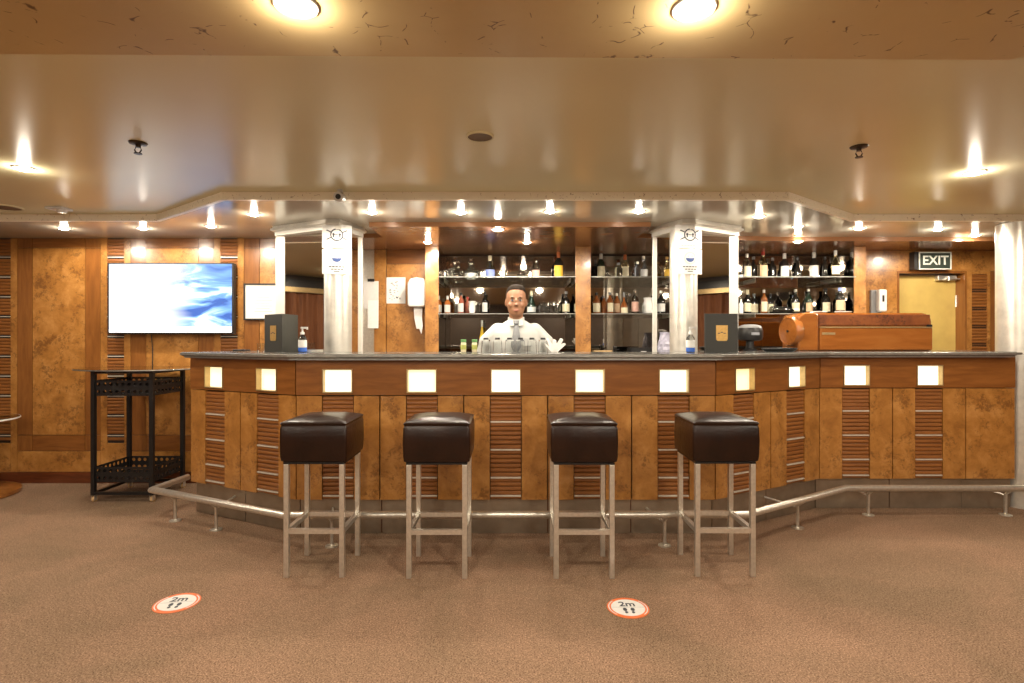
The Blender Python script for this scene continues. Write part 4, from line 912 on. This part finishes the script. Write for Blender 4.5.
# ================================================================== THE BARTENDER
def ring_ell(c, rx, ry, n=24, p=2.3):
    out = []
    for j in range(n):
        a = 2*PI*j/n; ca_, sa_ = math.cos(a), math.sin(a)
        out.append(Vector((c[0]+rx*math.copysign(abs(ca_)**(2/p), ca_), c[1]+ry*math.copysign(abs(sa_)**(2/p), sa_), c[2])))
    return out
def remesh(mb, voxel, smooth_it=2, name='body'):
    me = mb.mesh(name); o = bpy.data.objects.new('tmp', me); C.objects.link(o)
    r = o.modifiers.new('r', 'REMESH'); r.mode = 'VOXEL'; r.voxel_size = voxel
    s = o.modifiers.new('s', 'SMOOTH'); s.iterations = smooth_it; s.factor = .5
    bpy.context.view_layer.update()
    m2 = bpy.data.meshes.new_from_object(o.evaluated_get(bpy.context.evaluated_depsgraph_get())); m2.name = name
    bpy.data.objects.remove(o); return m2
def limb(mb, pts, rs, seg=14):
    # dense resampled tube with ball joints
    P = [Vector(p) for p in pts]; mb.tube(P, list(rs), seg)
    for p, r in zip(P, rs): mb.sphere(p, r*.995, 12, 8)
man = thing('person', 'bartender in white shirt and grey tie standing behind the bar', 'person', (.032, 4.22, 0))
skin = plain('skin', (.26,.122,.062), .5, 0, .06, 14)
shirt_m = plain('white_shirt_cotton', (.44,.44,.415), .85, 0, .03, 6, .35); tie_m = plain('grey_tie', (.17,.175,.18), .6, 0, .12, 60); trouser_m = plain('dark_trousers', (.02,.02,.024), .8); hair_m = plain('dark_hair', (.016,.011,.008), .9, 0, .3, 90, .4, spec=.1)
AR = {}
for s in (-1, 1): AR[s] = [(s*.155, .004, 1.30), (s*.225, .012, 1.215), (s*.280, .03, 1.07), (s*.290, -.05, .96), (s*.285, -.12, .875)]
def head(mb):
    R = []
    for z, rx, ry, yo in ((1.418, .030, .036, -.040), (1.428, .044, .056, -.028), (1.445, .056, .074, -.012), (1.47, .064, .086, -.002), (1.50, .070, .093, .004), (1.53, .074, .097, .008), (1.56, .076, .098, .010), (1.59, .075, .096, .012), (1.615, .068, .087, .013), (1.635, .054, .068, .013), (1.648, .032, .040, .013), (1.652, .010, .014, .013)):
        R.append(ring_ell((0, yo, z), rx, ry, 24, 2.1))
    mb.loft(R)
    mb.tube([(0,-.088,1.545), (0,-.096,1.525), (0,-.103,1.503), (0,-.094,1.496)], [.007, .009, .012, .009], 10)       # nose
    mb.sphere((-.010,-.092,1.499), .008, 8, 6); mb.sphere((.010,-.092,1.499), .008, 8, 6)
    mb.sphere((0,-.082,1.461), .020, 12, 8, (1.15,.5,.35)); mb.sphere((0,-.080,1.452), .018, 12, 8, (1.1,.55,.4))    # lips
    mb.sphere((0,-.073,1.432), .018, 10, 8, (1,.7,.8))                                                              # chin
    for s in (-1, 1):
        mb.sphere((s*.028,-.080,1.552), .017, 10, 6, (1.3,.5,.35))                                                    # brow ridge
        mb.sphere((s*.078,.012,1.520), .030, 12, 8, (.32,.55,1.0))                                                    # ear
        mb.sphere((s*.042,-.062,1.500), .022, 10, 8)                                                                  # cheek
bm_ = MB(); head(bm_)
bm_.loft([ring_ell((0, y, z), rx, ry, 20) for z, rx, ry, y in ((1.33, .075, .065, .016), (1.37, .058, .058, .012), (1.41, .053, .056, .008), (1.45, .052, .056, .004))])
bm_.loft([ring_ell((0, .008, z), rx, ry) for z, rx, ry in ((.82, .15, .105), (.90, .155, .11), (1.0, .145, .10), (1.12, .160, .112), (1.24, .170, .112), (1.30, .145, .085), (1.335, .10, .068), (1.36, .06, .055))])
for s in (-1, 1):
    limb(bm_, AR[s], (.042, .044, .040, .034, .027))
    w = Vector(AR[s][-1]); hd = Vector((s*-.01, -.06, -.075)).normalized()
    side = hd.cross(Vector((s*1.0, 0, 0))).normalized(); acr = Vector((0, -.75, .55)).normalized()*1.0
    acr = (acr-hd*acr.dot(hd)).normalized()
    bm_.tube([w, w+hd*.04, w+hd*.085], [.026, .034, .032], 12)
    for q, (off, ln) in enumerate(((-.026, .062), (-.009, .074), (.009, .080), (.026, .070))):
        b0 = w+hd*.08+acr*off; b1 = b0+hd*ln*.5+Vector((-s*.006, 0, 0)); b2 = b1+hd*ln*.4+Vector((-s*.018, .004, 0))
        bm_.tube([b0, b1, b2], [.0095, .0088, .0072], 8); bm_.sphere(b2, .0072, 8, 6); bm_.sphere(b1, .0088, 8, 6)
    t0 = w+hd*.03+acr*.024; t1 = t0+hd*.03+acr*.028+Vector((-s*.01, 0, 0)); t2 = t1+hd*.03+acr*.008+Vector((-s*.012, 0, 0))
    bm_.tube([t0, t1, t2], [.013, .011, .008], 8); bm_.sphere(t2, .008, 8, 6)
    limb(bm_, [(s*.085, .01, .84), (s*.098, .0, .46), (s*.105, .02, .09)], (.082, .055, .038))
    bm_.loft([[Vector((s*.11+v[0]*.042, v[1], z)) for v in ((1,.07), (.6,.09), (-.6,.09), (-1,.07), (-1,-.12), (-.5,-.17), (.5,-.17), (1,-.12))] for z in (.012, .07)])
body = link('body', remesh(bm_, .0065, 3), skin, man, True)
for s in (-1, 1):
    e = obj('eye', MB().sphere((s*.030, -.0815, 1.533), .0105, 12, 8, (1.15,.5,.5)), plain('eye_white', (.45,.42,.38), .4), man, True); obj('iris', MB().sphere((s*.030, -.0862, 1.533), .0072, 10, 6, (1,.4,1)), M['ink'], e, True)
    obj('eyebrow', MB().tube([(s*.012,-.0945,1.549), (s*.028,-.0955,1.555), (s*.046,-.086,1.551)], [.003, .0042, .002], 6), hair_m, man, True)
obj('lips', MB().sphere((0,-.0935,1.4565), .019, 12, 8, (1.15,.26,.32)), plain('lip_tone', (.30,.10,.07), .5), man, True)
hr = MB(); R = []
for z, rx, ry, yo in ((1.475, .045, .045, .062), (1.51, .068, .070, .043), (1.545, .0795, .083, .030), (1.575, .0795, .088, .028), (1.60, .0790, .092, .023), (1.622, .0725, .0915, .0175), (1.643, .058, .077, .0145), (1.658, .036, .049, .013), (1.664, .012, .016, .013)): R.append(ring_ell((0, yo, z), rx, ry, 24, 2.1))
hr.loft(R); obj('hair', hr, hair_m, man, True)
sh_ = MB()
sh_.loft([ring_ell((0, .008, z), rx, ry) for z, rx, ry in ((.86, .168, .122), (.90, .172, .128), (.94, .178, .132), (1.02, .175, .125), (1.12, .185, .130), (1.22, .196, .132), (1.29, .185, .115), (1.335, .150, .092), (1.362, .105, .078), (1.385, .072, .072))])
for s in (-1, 1):
    limb(sh_, [(s*.140, .006, 1.305)]+AR[s][1:], (.062, .066, .060, .050, .040))
shirt = link('shirt', remesh(sh_, .009, 3, 'shirt'), shirt_m, man, True)
cl_ = MB()
n = 28
for ra, za, rb, zb_ in ((.066, 1.372, .062, 1.412),):
    vs = []
    for r_, z_ in ((ra, za), (rb, zb_), (rb-.004, zb_), (ra-.004, za)):
        for j in range(n):
            a = 2*PI*j/n; fr_ = max(0, -math.sin(a)); vs.append((r_*math.cos(a), .006+(r_+.004)*math.sin(a), z_-.022*fr_**2))
    fs = [(q*n+j, q*n+(j+1) % n, ((q+1) % 4)*n+(j+1) % n, ((q+1) % 4)*n+j) for q in range(4) for j in range(n)]
    cl_.add(vs, fs)
cl_.add([(-.004,-.066,1.384), (-.052,-.068,1.388), (-.048,-.100,1.345), (-.018,-.104,1.342), (-.004,-.062,1.380), (-.052,-.060,1.384), (-.048,-.095,1.341), (-.018,-.098,1.338)], [(0,1,2,3), (7,6,5,4), (0,3,7,4), (1,0,4,5), (2,1,5,6), (3,2,6,7)])
k0 = len(cl_.v)-8; cl_.add([(-v[0], v[1], v[2]) for v in cl_.v[k0:k0+8]], [(3,2,1,0), (4,5,6,7), (4,7,3,0), (5,4,0,1), (6,5,1,2), (7,6,2,3)])
obj('collar', cl_, shirt_m, man, True)
def tie_loft(pts):
    return MB().loft([[Vector((-w, y+.004, z)), Vector((-w*.6, y-.004, z)), Vector((w*.6, y-.004, z)), Vector((w, y+.004, z)), Vector((w*.6, y+.008, z)), Vector((-w*.6, y+.008, z))] for w, y, z in pts])
obj('tie_knot', tie_loft([(.013, -.098, 1.345), (.020, -.104, 1.360), (.022, -.094, 1.382)]), tie_m, man, True)
obj('tie', tie_loft([(.004, -.146, 1.135), (.037, -.142, 1.185), (.034, -.141, 1.23), (.026, -.136, 1.28), (.015, -.112, 1.343)]), tie_m, man, True)
obj('pocket', box(.055, .115, -.136, -.131, 1.19, 1.25), shirt_m, man, bev=.002)
tr_ = MB(); tr_.loft([ring_ell((0, .008, z), rx, ry) for z, rx, ry in ((.80, .168, .122), (.86, .174, .127), (.92, .172, .126))])
for s in (-1, 1): limb(tr_, [(s*.085, .01, .83), (s*.10, .0, .46), (s*.106, .02, .085)], (.094, .070, .060))
link('trousers', remesh(tr_, .010, 2, 'trousers'), trouser_m, man, True)
for s in (-1, 1):
    obj('shoe', MB().loft([[Vector((s*.11+v[0]*.048*k, v[1]*k2, z)) for v in ((1,.08), (.6,.105), (-.6,.105), (-1,.08), (-1,-.13), (-.5,-.19), (.5,-.19), (1,-.13))] for z, k, k2 in ((0, 1, 1), (.03, 1.02, 1.02), (.075, .9, .92), (.09, .7, .75))]), M['black_plastic'], man, True)
